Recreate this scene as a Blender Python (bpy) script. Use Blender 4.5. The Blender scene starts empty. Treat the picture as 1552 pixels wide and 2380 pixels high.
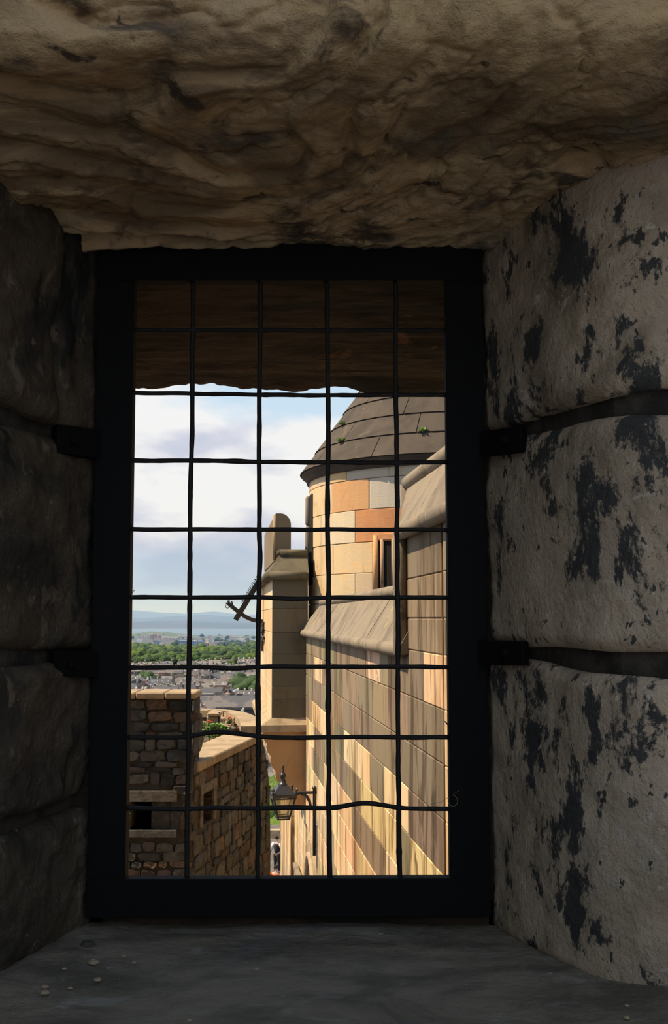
import bpy, math, random
import numpy as np
from mathutils import Vector, Matrix
rnd = random.Random(7)
C = bpy.context.scene.collection

# ------------------------------------------------------------------ camera
F = 2400.0; CX, CY = 776.0, 1190.0; HZ = 1437.0
TH = math.atan((HZ - CY) / F)
FP = F / math.cos(TH)
cam_d = bpy.data.cameras.new('camera'); cam = bpy.data.objects.new('camera', cam_d); C.objects.link(cam)
cam_d.sensor_fit = 'HORIZONTAL'; cam_d.sensor_width = 36.0; cam_d.lens = F / 1552 * 36
cam_d.clip_start = 0.02; cam_d.clip_end = 90000
cam.location = (0, 0, 0); cam.rotation_euler = (math.pi / 2 + TH, 0, 0)
bpy.context.scene.camera = cam
sc = bpy.context.scene
sc.view_settings.view_transform = 'Standard'; sc.view_settings.look = 'None'
sc.view_settings.gamma = 1; sc.view_settings.use_curve_mapping = False
sc.view_settings.exposure = 0.0

# ------------------------------------------------------------------ sky
w = bpy.data.worlds.new('sky'); sc.world = w; w.use_nodes = True
nt = w.node_tree; N = nt.nodes; L = nt.links; N.clear()
def nn(t, **k):
    n = N.new(t)
    for a, b in k.items(): setattr(n, a, b)
    return n
def ramp(n, stops):
    cr = n.color_ramp
    while len(cr.elements) > 1: cr.elements.remove(cr.elements[-1])
    cr.elements[0].position = stops[0][0]; cr.elements[0].color = (*stops[0][1], 1) if len(stops[0][1]) == 3 else stops[0][1]
    for p, c in stops[1:]:
        e = cr.elements.new(p); e.color = (*c, 1)
def g3(v): return (v, v, v)
tc = nn('ShaderNodeTexCoord'); sp = nn('ShaderNodeSeparateXYZ'); L.new(tc.outputs['Generated'], sp.inputs[0])
base = nn('ShaderNodeValToRGB'); ramp(base, [(0.0, (.30, .30, .30)), (0.495, (.42, .46, .52)), (0.505, (.56, .66, .80)), (0.60, (.60, .76, .90)), (0.75, (.38, .58, .85)), (1.0, (.25, .45, .80))])
mz = nn('ShaderNodeMath', operation='MULTIPLY_ADD'); mz.inputs[1].default_value = .5; mz.inputs[2].default_value = .5
L.new(sp.outputs['Z'], mz.inputs[0]); L.new(mz.outputs[0], base.inputs[0])
mp = nn('ShaderNodeMapping'); mp.inputs['Scale'].default_value = (1, 1, 2.2); mp.inputs['Location'].default_value = (0.35, 0.2, 0.43)
L.new(tc.outputs['Generated'], mp.inputs[0])
cl = nn('ShaderNodeTexNoise'); cl.inputs['Scale'].default_value = 5.5; cl.inputs['Detail'].default_value = 7; cl.inputs['Roughness'].default_value = .52; cl.inputs['Distortion'].default_value = .35
L.new(mp.outputs[0], cl.inputs['Vector'])
# cloud cover: more cloud low and in a band, thin gaps of blue higher up
cov = nn('ShaderNodeValToRGB'); ramp(cov, [(0.0, g3(.5)), (0.503, g3(.44)), (0.515, g3(.58)), (0.545, g3(.64)), (0.575, g3(.66)), (0.592, g3(.56)), (0.608, g3(.42)), (0.66, g3(.47)), (1.0, g3(.47))])
L.new(mz.outputs[0], cov.inputs[0])
ad = nn('ShaderNodeMath', operation='ADD'); L.new(cl.outputs[0], ad.inputs[0]); L.new(cov.outputs[0], ad.inputs[1])
cm = nn('ShaderNodeValToRGB'); ramp(cm, [(0.0, g3(0)), (0.47, g3(0)), (0.54, g3(1))])
hf = nn('ShaderNodeMath', operation='MULTIPLY'); hf.inputs[1].default_value = .5; L.new(ad.outputs[0], hf.inputs[0]); L.new(hf.outputs[0], cm.inputs[0])
# cloud colour: white, with lavender grey undersides lower down
mp2 = nn('ShaderNodeMapping'); mp2.inputs['Scale'].default_value = (1, 1, 2.6); mp2.inputs['Location'].default_value = (2.1, .7, .15)
L.new(tc.outputs['Generated'], mp2.inputs[0])
c2 = nn('ShaderNodeTexNoise'); c2.inputs['Scale'].default_value = 7.5; c2.inputs['Detail'].default_value = 6; c2.inputs['Roughness'].default_value = .5
L.new(mp2.outputs[0], c2.inputs['Vector'])
lowm = nn('ShaderNodeValToRGB'); ramp(lowm, [(0.0, g3(.5)), (0.50, g3(.84)), (0.512, g3(.80)), (0.528, g3(.70)), (0.55, g3(.50)), (0.565, g3(.33)), (1.0, g3(.30))])
L.new(mz.outputs[0], lowm.inputs[0])
a2 = nn('ShaderNodeMath', operation='ADD'); L.new(c2.outputs[0], a2.inputs[0]); L.new(lowm.outputs[0], a2.inputs[1])
h2 = nn('ShaderNodeMath', operation='MULTIPLY'); h2.inputs[1].default_value = .5; L.new(a2.outputs[0], h2.inputs[0])
cc = nn('ShaderNodeValToRGB'); ramp(cc, [(0.0, (.91, .91, .915)), (0.46, (.91, .91, .915)), (0.52, (.64, .66, .77)), (0.61, (.46, .53, .67)), (1.0, (.46, .53, .67))])
L.new(h2.outputs[0], cc.inputs[0])
mx = nn('ShaderNodeMixRGB'); L.new(cm.outputs[0], mx.inputs[0]); L.new(base.outputs[0], mx.inputs[1]); L.new(cc.outputs[0], mx.inputs[2])
bg = nn('ShaderNodeBackground'); bg.inputs['Strength'].default_value = 1.0; L.new(mx.outputs[0], bg.inputs[0])
wo = nn('ShaderNodeOutputWorld'); L.new(bg.outputs[0], wo.inputs[0])

# ------------------------------------------------------------------ sun
sd = bpy.data.lights.new('sun', 'SUN'); sun = bpy.data.objects.new('sun', sd); C.objects.link(sun)
sd.energy = 7.4; sd.color = (1.0, .80, .54); sd.angle = math.radians(.6)
SD = Vector((-.555, -.03, .83)).normalized()
sun.rotation_euler = SD.to_track_quat('Z', 'Y').to_euler()

# ------------------------------------------------------------------ helpers
def ray(px, py):
    u, v = (px - CX) / F, (CY - py) / F
    return Vector((u, math.cos(TH) - v * math.sin(TH), math.sin(TH) + v * math.cos(TH)))
def P(px, py, Y):                      # the point at depth Y seen at a pixel
    r = ray(px, py); return r * (Y / r.y)
BE = math.atan((CX - 514) / FP)        # heading of the long castle wall
nB = Vector((math.cos(BE), math.sin(BE), 0)); dB = Vector((-math.sin(BE), math.cos(BE), 0))
def W(t, q, z): return nB * q + dB * t + Vector((0, 0, z))
def onQ(px, py, q):
    r = ray(px, py); k = q / r.dot(nB); p = r * k; return p.dot(dB), p.z
def onT(px, py, t):
    r = ray(px, py); k = t / r.dot(dB); p = r * k; return p.dot(nB), p.z

def vn(p, seed=0):
    p = np.asarray(p, float); i = np.floor(p).astype(np.int64); f = p - i; f = f * f * f * (f * (f * 6 - 15) + 10)
    def h(a, b, c):
        n = (a * 374761393 + b * 668265263 + c * 2147483647 + seed * 974634777) & 0x7fffffff
        n = ((n ^ (n >> 13)) * 1274126177) & 0x7fffffff
        return ((n ^ (n >> 16)) & 0xffff) / 65535.0
    x, y, z = i[..., 0], i[..., 1], i[..., 2]; fx, fy, fz = f[..., 0], f[..., 1], f[..., 2]
    r = 0
    for dx in (0, 1):
        for dy in (0, 1):
            for dz in (0, 1):
                r = r + h(x + dx, y + dy, z + dz) * (fx if dx else 1 - fx) * (fy if dy else 1 - fy) * (fz if dz else 1 - fz)
    return r * 2 - 1
def fbm(p, oct=5, seed=0, gain=.5):
    p = np.asarray(p, float); a = 1.0; s = 0; t = 0
    for k in range(oct):
        s = s + a * vn(p * 2 ** k + k * 17.3, seed + k); t += a; a *= gain
    return s / t

def mesh(name, v, f, m=None, smooth=False):
    me = bpy.data.meshes.new(name)
    me.from_pydata([tuple(map(float, x)) for x in v], [], f)
    if m:
        for q in (m if isinstance(m, (list, tuple)) else [m]): me.materials.append(q)
    if smooth: me.polygons.foreach_set('use_smooth', [True] * len(me.polygons))
    me.update(); return me
def link(name, me, parent=None, color=None):
    o = bpy.data.objects.new(name, me); C.objects.link(o)
    if parent: o.parent = parent
    if color: o.color = (*color, 1)
    return o
def obj(name, v, f, m, parent=None, smooth=False, color=None): return link(name, mesh(name, v, f, m, smooth), parent, color)
def thing(name, label, cat, group=None, loc=(0, 0, 0)):
    o = bpy.data.objects.new(name, None); C.objects.link(o); o.location = loc; o['label'] = label; o['category'] = cat
    if group: o['group'] = group
    return o
def tag(o, label, cat, group=None, kind=None):
    o['label'] = label; o['category'] = cat
    if group: o['group'] = group
    if kind: o['kind'] = kind
    return o
def struct(o, label=None, cat=None):
    o['kind'] = 'structure'
    if label: o['label'] = label
    if cat: o['category'] = cat
    return o

class MB:
    def __init__(s): s.v = []; s.f = []
    def add(s, v, f):
        n = len(s.v); s.v += [tuple(x) for x in v]; s.f += [[i + n for i in q] for q in f]
    def hexa(s, p):   # 8 points: bottom 4, top 4
        s.add(p, [(3, 2, 1, 0), (4, 5, 6, 7), (0, 1, 5, 4), (1, 2, 6, 5), (2, 3, 7, 6), (3, 0, 4, 7)])
    def box(s, a, b, fn=lambda x, y, z: (x, y, z)):
        (x0, y0, z0), (x1, y1, z1) = a, b
        s.hexa([fn(x0, y0, z0), fn(x1, y0, z0), fn(x1, y1, z0), fn(x0, y1, z0), fn(x0, y0, z1), fn(x1, y0, z1), fn(x1, y1, z1), fn(x0, y1, z1)])
    def cbox(s, a, b, c, fn=lambda x, y, z: (x, y, z)):   # chamfered box
        (x0, y0, z0), (x1, y1, z1) = a, b
        v = []; 
        for X in (0, 1):
            for Y in (0, 1):
                for Z in (0, 1):
                    xs, ys, zs = (x0, x1)[X], (y0, y1)[Y], (z0, z1)[Z]
                    dx, dy, dz = (c, -c)[X], (c, -c)[Y], (c, -c)[Z]
                    v += [fn(xs, ys + dy, zs + dz), fn(xs + dx, ys, zs + dz), fn(xs + dx, ys + dy, zs)]
        def i(X, Y, Z, k): return (X * 4 + Y * 2 + Z) * 3 + k
        f = []
        for X in (0, 1): f.append([i(X, 0, 0, 0), i(X, 1, 0, 0), i(X, 1, 1, 0), i(X, 0, 1, 0)])
        for Y in (0, 1): f.append([i(0, Y, 0, 1), i(1, Y, 0, 1), i(1, Y, 1, 1), i(0, Y, 1, 1)])
        for Z in (0, 1): f.append([i(0, 0, Z, 2), i(1, 0, Z, 2), i(1, 1, Z, 2), i(0, 1, Z, 2)])
        for A in (0, 1):
            for B in (0, 1):
                f.append([i(0, A, B, 1), i(1, A, B, 1), i(1, A, B, 2), i(0, A, B, 2)])
                f.append([i(A, 0, B, 0), i(A, 1, B, 0), i(A, 1, B, 2), i(A, 0, B, 2)])
                f.append([i(A, B, 0, 0), i(A, B, 1, 0), i(A, B, 1, 1), i(A, B, 0, 1)])
                for D in (0, 1): f.append([i(A, B, D, 0), i(A, B, D, 1), i(A, B, D, 2)]) if True else None
        s.add(v, f)
    def tube(s, pts, rad, n=8, cap=True):
        pts = [Vector(p) for p in pts]; m = len(pts)
        if not hasattr(rad, '__len__'): rad = [rad] * m
        up = None; v = []
        for k in range(m):
            d = (pts[min(k + 1, m - 1)] - pts[max(k - 1, 0)]).normalized()
            if up is None: up = Vector((0, 0, 1)) if abs(d.z) < .9 else Vector((0, 1, 0))
            a = d.cross(up).normalized(); b = a.cross(d).normalized(); up = b
            for j in range(n):
                t = 2 * math.pi * j / n; v.append(pts[k] + (a * math.cos(t) + b * math.sin(t)) * rad[k])
        f = [[k * n + j, k * n + (j + 1) % n, (k + 1) * n + (j + 1) % n, (k + 1) * n + j] for k in range(m - 1) for j in range(n)]
        if cap: f += [list(range(n))[::-1], list(range((m - 1) * n, m * n))]
        s.add(v, f)
    def lathe(s, prof, o=(0, 0, 0), n=16, a0=0, a1=2 * math.pi):
        o = Vector(o); full = abs(a1 - a0 - 2 * math.pi) < 1e-6; c = n if full else n + 1; v = []
        for r, z in prof:
            for j in range(c):
                t = a0 + (a1 - a0) * j / n; v.append(o + Vector((r * math.cos(t), r * math.sin(t), z)))
        f = [[k * c + j, k * c + (j + 1) % c, (k + 1) * c + (j + 1) % c, (k + 1) * c + j] for k in range(len(prof) - 1) for j in range(n)]
        if full: f += [list(range(c))[::-1], list(range((len(prof) - 1) * c, len(prof) * c))]
        s.add(v, f)
    def prism(s, prof, t0, t1, fn, t0b=None, t1b=None):   # profile of (a,b) pairs swept along t
        n = len(prof); v = [fn(t0[i] if hasattr(t0, '__len__') else t0, a, b) for i, (a, b) in enumerate(prof)]
        v += [fn(t1[i] if hasattr(t1, '__len__') else t1, a, b) for i, (a, b) in enumerate(prof)]
        f = [[i, (i + 1) % n, n + (i + 1) % n, n + i] for i in range(n)] + [list(range(n))[::-1], list(range(n, 2 * n))]
        s.add(v, f)
    def build(s, name, m, parent=None, smooth=False, color=None):
        me = mesh(name, s.v, s.f, m, smooth)
        import bmesh
        b = bmesh.new(); b.from_mesh(me); bmesh.ops.recalc_face_normals(b, faces=b.faces); b.to_mesh(me); b.free()
        return link(name, me, parent, color)

def block(fn, u0, u1, v0, v1, db, df, ch, nu=1):
    """a squared stone with chamfered face; fn(u, v, depth) -> point"""
    us = [u0, u0 + ch] + [u0 + (u1 - u0) * k / nu for k in range(1, nu)] + [u1 - ch, u1]; m = len(us); v = []
    for k, u in enumerate(us):
        e = k in (0, m - 1); d = df - ch if e else df
        for (vv, dd) in ((v0, db), (v0, df - ch), (v0 + ch, d), (v1 - ch, d), (v1, df - ch), (v1, db)): v.append(fn(u, vv, dd))
    f = [[k * 6 + j, (k + 1) * 6 + j, (k + 1) * 6 + (j + 1) % 6, k * 6 + (j + 1) % 6] for k in range(m - 1) for j in range(6)]
    f += [[5, 4, 3, 2, 1, 0], [(m - 1) * 6 + j for j in range(6)]]
    return v, f

# ------------------------------------------------------------------ materials
def material(name, base, layers=(), bumps=(), rough=.9, objcol=False, spec=.3, metal=0, coat=0, dist=.01):
    """base colour, then noise layers (colour, scale xyz, lo, hi, detail, distortion) over it; bumps (scale xyz, strength, detail)"""
    m = bpy.data.materials.new(name); m.use_nodes = True; t = m.node_tree; n = t.nodes; l = t.links
    b = n['Principled BSDF']; b.inputs['Roughness'].default_value = rough; b.inputs['Metallic'].default_value = metal
    b.inputs['Specular IOR Level'].default_value = spec; b.inputs['Coat Weight'].default_value = coat
    geo = n.new('ShaderNodeNewGeometry'); pos = geo.outputs['Position']
    if objcol: cur = n.new('ShaderNodeObjectInfo').outputs['Color']
    else: r = n.new('ShaderNodeRGB'); r.outputs[0].default_value = (*base, 1); cur = r.outputs[0]
    for k, (col, scl, lo, hi, det, dis, *rot) in enumerate(layers):
        mp = n.new('ShaderNodeMapping'); mp.inputs['Scale'].default_value = scl; mp.inputs['Location'].default_value = (k * 3.7 + 1, k * 2.3, k * 5.1)
        if rot: mp.inputs['Rotation'].default_value = rot[0]
        l.new(pos, mp.inputs[0]); no = n.new('ShaderNodeTexNoise'); no.inputs['Scale'].default_value = 1; no.inputs['Detail'].default_value = det
        no.inputs['Distortion'].default_value = dis; no.inputs['Roughness'].default_value = .74 if det > 13 else .6
        l.new(mp.outputs[0], no.inputs['Vector']); cr = n.new('ShaderNodeMapRange'); cr.interpolation_type = 'SMOOTHSTEP'
        cr.inputs['From Min'].default_value = lo; cr.inputs['From Max'].default_value = hi; l.new(no.outputs[0], cr.inputs[0])
        mi = n.new('ShaderNodeMixRGB'); l.new(cr.outputs[0], mi.inputs[0]); l.new(cur, mi.inputs[1])
        if len(col) == 4: mi.blend_type = 'MULTIPLY'
        mi.inputs[2].default_value = (*col[:3], 1); cur = mi.outputs[0]
    l.new(cur, b.inputs['Base Color'])
    prev = None
    for k, (scl, st, det) in enumerate(bumps):
        mp = n.new('ShaderNodeMapping'); mp.inputs['Scale'].default_value = scl; l.new(pos, mp.inputs[0])
        no = n.new('ShaderNodeTexNoise'); no.inputs['Scale'].default_value = 1; no.inputs['Detail'].default_value = det; no.inputs['Roughness'].default_value = .65
        l.new(mp.outputs[0], no.inputs['Vector']); bp = n.new('ShaderNodeBump'); bp.inputs['Strength'].default_value = st; bp.inputs['Distance'].default_value = dist
        l.new(no.outputs[0], bp.inputs['Height'])
        if prev: l.new(prev, bp.inputs['Normal'])
        prev = bp.outputs[0]
    if prev: l.new(prev, b.inputs['Normal'])
    return m
g = lambda v: (v, v, v)
M = {}
M['lintel'] = material('lintel sandstone', (.60, .41, .22), [((.27, .175, .095), (3, 6, 9), .45, .62, 6, 1.5), ((.14, .10, .065), (7, 7, 14), .52, .66, 8, 1.0), ((.62, .43, .22), (3, 12, 18), .55, .66, 7, 1.6, (0, 0, .45)), ((.10, .075, .05), (13, 22, 22), .60, .68, 8, .8), ((.19, .18, .13), (4, 5, 5), .55, .70, 7, .8), ((.03, .028, .022), (9, 16, 16), .70, .73, 6, .5)],
                       [((22, 34, 44), .75, 10), ((110, 130, 130), .5, 5)], dist=.012)
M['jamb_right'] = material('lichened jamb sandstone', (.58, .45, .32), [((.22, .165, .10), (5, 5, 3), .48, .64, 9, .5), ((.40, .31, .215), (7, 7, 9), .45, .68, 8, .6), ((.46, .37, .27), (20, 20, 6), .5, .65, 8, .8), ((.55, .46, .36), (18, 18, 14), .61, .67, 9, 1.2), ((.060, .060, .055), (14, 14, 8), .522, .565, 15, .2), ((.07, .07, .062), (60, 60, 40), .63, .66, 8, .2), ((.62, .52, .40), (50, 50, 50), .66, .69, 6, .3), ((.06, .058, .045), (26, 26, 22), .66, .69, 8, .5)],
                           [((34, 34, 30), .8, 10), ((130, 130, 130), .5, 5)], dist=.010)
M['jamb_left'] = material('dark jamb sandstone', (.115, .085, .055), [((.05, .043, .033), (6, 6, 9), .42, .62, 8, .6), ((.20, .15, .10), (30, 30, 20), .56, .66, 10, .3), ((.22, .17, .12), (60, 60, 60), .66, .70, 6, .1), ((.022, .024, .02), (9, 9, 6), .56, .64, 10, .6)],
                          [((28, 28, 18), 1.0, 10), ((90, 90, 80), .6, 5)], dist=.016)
M['sill'] = material('grey sill stone', (.24, .205, .15), [((.125, .11, .08), (6, 9, 6), .42, .64, 8, .6), ((.27, .25, .21), (14, 24, 14), .56, .72, 9, .6), ((.45, .43, .38), (45, 60, 45), .70, .73, 4, .3), ((.20, .17, .17), (4, 4, 4), .55, .7, 5, .4)],
                     [((25, 35, 25), .7, 8), ((110, 110, 110), .4, 5)], dist=.01)
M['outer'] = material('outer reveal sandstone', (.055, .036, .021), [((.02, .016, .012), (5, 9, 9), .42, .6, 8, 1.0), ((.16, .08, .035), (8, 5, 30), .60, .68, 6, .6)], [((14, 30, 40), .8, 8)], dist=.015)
M['mortar_dark'] = material('dark mortar', (.06, .05, .038), [((.025, .022, .018), (20, 20, 20), .4, .6, 6, 0)], [((40, 40, 40), .6, 6)])
M['iron'] = material('black painted iron', (.005, .005, .005), [((.009, .006, .005), (30, 30, 30), .58, .7, 6, 0)], [((60, 60, 60), .35, 5)], rough=.75, spec=.12, dist=.003)
M['iron_out'] = material('outdoor black iron', (.02, .02, .022), [], [], rough=.35, spec=.6)
M['rod'] = material('grille rod iron', (.012, .010, .009), [((.03, .018, .012), (60, 60, 60), .6, .7, 5, 0)], [((120, 120, 120), .5, 5)], rough=.7, spec=.3, dist=.002)
streak = [((.60, .54, .47, 1), (1.3, 1.3, .35), .47, .60, 6, .5), ((.42, .37, .34, 1), (3.4, 3.4, .50), .54, .62, 8, .6), ((1.12, 1.02, .88, 1), (7, 7, .8), .60, .68, 5, .3), ((.30, .27, .24, 1), (2.2, 2.2, .7), .66, .71, 9, .4)]
M['ashlar'] = material('streaked wall ashlar', g(.5), streak, [((20, 20, 14), .35, 8)], objcol=True, dist=.01)
M['ashlar_t'] = material('turret ashlar', g(.5), [((.78, .70, .60, 1), (1.1, 1.1, .8), .5, .7, 7, .6), ((.50, .47, .44, 1), (1.6, 1.6, 1.2), .64, .72, 10, 1.0), ((1.12, 1.0, .85, 1), (3, 3, 9), .5, .7, 6, .5)], [((14, 14, 22), .4, 8)], objcol=True, dist=.012)
M['joint'] = material('pale lime joint', (.52, .38, .22), [((.22, .15, .09), (6, 6, 6), .5, .62, 6, 0)], [((30, 30, 30), .5, 5)])
M['coping_dark'] = material('dark olive turret coping', (.125, .108, .070), [((.075, .062, .042), (1.5, 1.5, 1.2), .42, .62, 7, .6), ((.30, .28, .21), (20, 12, 14), .69, .72, 6, .5)], [((18, 18, 18), .5, 8)], dist=.012)  # darker olive colour for the turret cap and its rolls
M['slate'] = material('stone roof slab', (.080, .062, .048), [((.055, .045, .037), (1.2, 1.2, 2), .4, .65, 8, .8), ((.135, .10, .075), (3, 3, 3), .58, .75, 6, .5), ((.38, .33, .27), (9, 9, 9), .735, .75, 3, 0)], [((12, 12, 12), .3, 7)], dist=.01)
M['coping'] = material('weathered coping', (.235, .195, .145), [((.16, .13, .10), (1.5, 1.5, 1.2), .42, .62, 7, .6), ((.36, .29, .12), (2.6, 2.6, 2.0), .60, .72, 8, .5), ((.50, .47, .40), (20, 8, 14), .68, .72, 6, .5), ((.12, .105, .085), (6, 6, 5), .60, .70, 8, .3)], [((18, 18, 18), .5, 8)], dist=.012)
M['coping_light'] = material('pale coping stone', (.38, .29, .185), [((.27, .205, .13), (4, 4, 4), .42, .65, 7, .6)], [((18, 18, 18), .4, 7)], dist=.01)  # paler stone colour shared by copings, post and mouldings
M['rubble'] = material('rubble stone', g(.2), [((.62, .6, .58, 1), (10, 10, 14), .42, .62, 7, .8), ((1.35, 1.2, 1.05, 1), (18, 18, 26), .58, .68, 6, .5)], [((22, 22, 40), .8, 8)], objcol=True, dist=.02)
M['mortar'] = material('rubble mortar', (.085, .076, .062), [((.06, .055, .045), (6, 6, 6), .42, .6, 7, 0), ((.15, .125, .095), (12, 12, 12), .55, .7, 6, 0)], [((30, 30, 30), .8, 8)], dist=.015)
M['dark'] = material('painted hollow shade', (.012, .010, .008))  # near-black colour stands in for the shade inside hollows
M['street'] = material('paved street', (.15, .13, .11), [((.1, .09, .08), (2, 2, 2), .4, .6, 6, 0)])
M['floor'] = material('unseen floor paving', (.42, .38, .32), [((.3, .27, .22), (3, 3, 3), .4, .6, 6, 0)])
M['grass'] = material('parkland ground', (.07, .10, .035), [((.20, .18, .14), (.01, .01, .01), .52, .6, 5, 0)])
M['town'] = material('town ground', (.08, .075, .065), [((.04, .06, .025), (.02, .02, .02), .5, .6, 5, 0)])
M['sea'] = material('firth water', (.10, .15, .20), [], [((.004, .02, .02), .1, 3)], rough=.55, spec=.3)
M['hill'] = material('far hills', (.05, .065, .05), [((.08, .08, .06), (.0012, .0012, .002), .48, .6, 5, 0)])
M['leaf'] = material('tree leaves', g(.1), [((.45, .5, .5, 1), (.16, .16, .2), .42, .6, 7, 0), ((1.6, 1.45, 1.0, 1), (.3, .3, .3), .56, .66, 6, 0)], [((.5, .5, .5), 1.0, 6)], objcol=True, dist=1.5)
M['trunk'] = material('tree bark', (.08, .06, .045))
M['plant'] = material('garden plant leaf', (.16, .30, .06), [((.30, .42, .10), (20, 20, 20), .5, .65, 4, 0)], rough=.6)
M['petal_red'] = material('red petals', (.75, .06, .035)); M['petal_white'] = material('cream petals', (.8, .72, .6))
M['soil'] = material('bed soil', (.10, .07, .045), [], [((30, 30, 30), .8, 5)])
M['house'] = material('town masonry', g(.4), [((.5, .48, .46, 1), (.25, .25, .3), .45, .6, 5, 0)], objcol=True)
M['roof'] = material('town slate roof', (.075, .075, .085), [((.13, .115, .11), (.06, .06, .06), .5, .56, 3, 0)], rough=.7)
M['roofpale'] = material('pale town roof', (.17, .16, .15), [((.11, .10, .10), (.1, .1, .1), .5, .56, 3, 0)], rough=.7)
M['pane'] = material('far window pane', (.06, .07, .09), rough=.2, spec=.5)
M['white'] = material('white paint', (.78, .78, .76))
M['brick'] = material('warm block facade', (.62, .40, .28))
M['skin'] = material('skin', (.55, .33, .23), rough=.6); M['hair'] = material('dark hair', (.03, .022, .018))
M['shirt'] = material('white shirt cloth', (.86, .86, .86)); M['black_cloth'] = material('black cloth', (.02, .02, .024)); M['orange_cloth'] = material('orange red cloth', (.62, .12, .03))
M['silver'] = material('pale metal', (.6, .6, .62), rough=.3, metal=.6)
M['rust'] = material('brown groove stain', (.30, .20, .12))
M['fibre'] = material('straw fibre', (.30, .24, .17))
mg = bpy.data.materials.new('lantern glass'); mg.use_nodes = True; t = mg.node_tree; t.nodes.clear()
o_ = t.nodes.new('ShaderNodeOutputMaterial'); a_ = t.nodes.new('ShaderNodeBsdfTransparent'); a_.inputs[0].default_value = (.86, .85, .78, 1); b_ = t.nodes.new('ShaderNodeBsdfGlossy'); b_.inputs['Roughness'].default_value = .12
x_ = t.nodes.new('ShaderNodeMixShader'); x_.inputs[0].default_value = .12; t.links.new(a_.outputs[0], x_.inputs[1]); t.links.new(b_.outputs[0], x_.inputs[2]); t.links.new(x_.outputs[0], o_.inputs[0])
M['glass'] = mg

# ================================================================== NEAR WALL AROUND THE OPENING
YF = 1.30
wf = bpy.data.objects.new('wall_front', None); C.objects.link(wf); struct(wf)
def core(name, a, b, m=M['outer'], parent=wf):
    k = MB(); k.box(a, b); return k.build(name, m, parent)
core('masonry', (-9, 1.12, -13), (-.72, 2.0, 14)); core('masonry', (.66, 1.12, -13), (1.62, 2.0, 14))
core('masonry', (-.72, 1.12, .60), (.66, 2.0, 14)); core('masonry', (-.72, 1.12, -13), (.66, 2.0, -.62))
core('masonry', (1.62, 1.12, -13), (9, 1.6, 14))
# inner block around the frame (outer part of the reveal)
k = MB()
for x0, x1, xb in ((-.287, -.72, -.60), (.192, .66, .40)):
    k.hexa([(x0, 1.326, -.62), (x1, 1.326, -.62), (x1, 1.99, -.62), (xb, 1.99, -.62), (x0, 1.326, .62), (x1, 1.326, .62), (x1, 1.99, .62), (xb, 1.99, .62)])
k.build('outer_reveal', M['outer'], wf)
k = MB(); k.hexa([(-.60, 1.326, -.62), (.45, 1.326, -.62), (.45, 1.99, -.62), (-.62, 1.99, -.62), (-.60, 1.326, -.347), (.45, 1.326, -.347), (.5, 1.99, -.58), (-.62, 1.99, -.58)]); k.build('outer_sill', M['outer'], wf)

def sheet(name, pos, m, parent, disp, back=.07, smooth=True, color=None):
    """pos: (nu, nv, 3) grid; displaced along its normal, with a rim pushed back to give the stone its body"""
    du = np.gradient(pos, axis=0); dv = np.gradient(pos, axis=1); nrm = np.cross(du, dv); nrm /= np.linalg.norm(nrm, axis=2, keepdims=True) + 1e-12
    p = pos + nrm * disp[..., None]
    nu, nv = p.shape[:2]
    full = np.zeros((nu + 2, nv + 2, 3)); full[1:-1, 1:-1] = p
    full[0, 1:-1] = p[0] - nrm[0] * back; full[-1, 1:-1] = p[-1] - nrm[-1] * back
    full[1:-1, 0] = p[:, 0] - nrm[:, 0] * back; full[1:-1, -1] = p[:, -1] - nrm[:, -1] * back
    for a in (0, -1):
        for b in (0, -1): full[a, b] = p[a, b] - nrm[a, b] * back
    v = full.reshape(-1, 3); A, B = nu + 2, nv + 2
    idx = np.arange(A * B).reshape(A, B)
    f = np.stack([idx[:-1, :-1], idx[1:, :-1], idx[1:, 1:], idx[:-1, 1:]], -1).reshape(-1, 4)
    me = bpy.data.meshes.new(name); me.vertices.add(len(v)); me.vertices.foreach_set('co', v.ravel())
    me.loops.add(f.size); me.loops.foreach_set('vertex_index', f.ravel().astype(np.int32)); me.polygons.add(len(f)); me.polygons.foreach_set('loop_start', np.arange(0, f.size, 4, dtype=np.int32))
    me.polygons.foreach_set('use_smooth', [smooth] * len(f)); me.materials.append(m); me.update(calc_edges=True); me.validate()
    return link(name, me, parent, color)
def spline(pts, n):
    pts = np.array(pts, float); d = np.r_[0, np.cumsum(np.linalg.norm(np.diff(pts, axis=0), axis=1))]; t = np.linspace(0, d[-1], n)
    out = np.stack([np.interp(t, d, pts[:, i]) for i in range(pts.shape[1])], 1); k = max(2, n // 16)
    pad = np.r_[np.repeat(out[:1], k, 0), out, np.repeat(out[-1:], k, 0)]
    ker = np.ones(2 * k + 1) / (2 * k + 1); sm = np.stack([np.convolve(pad[:, i], ker, 'valid') for i in range(out.shape[1])], 1)
    sm[0] = out[0]; sm[-1] = out[-1]; return sm, t

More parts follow.
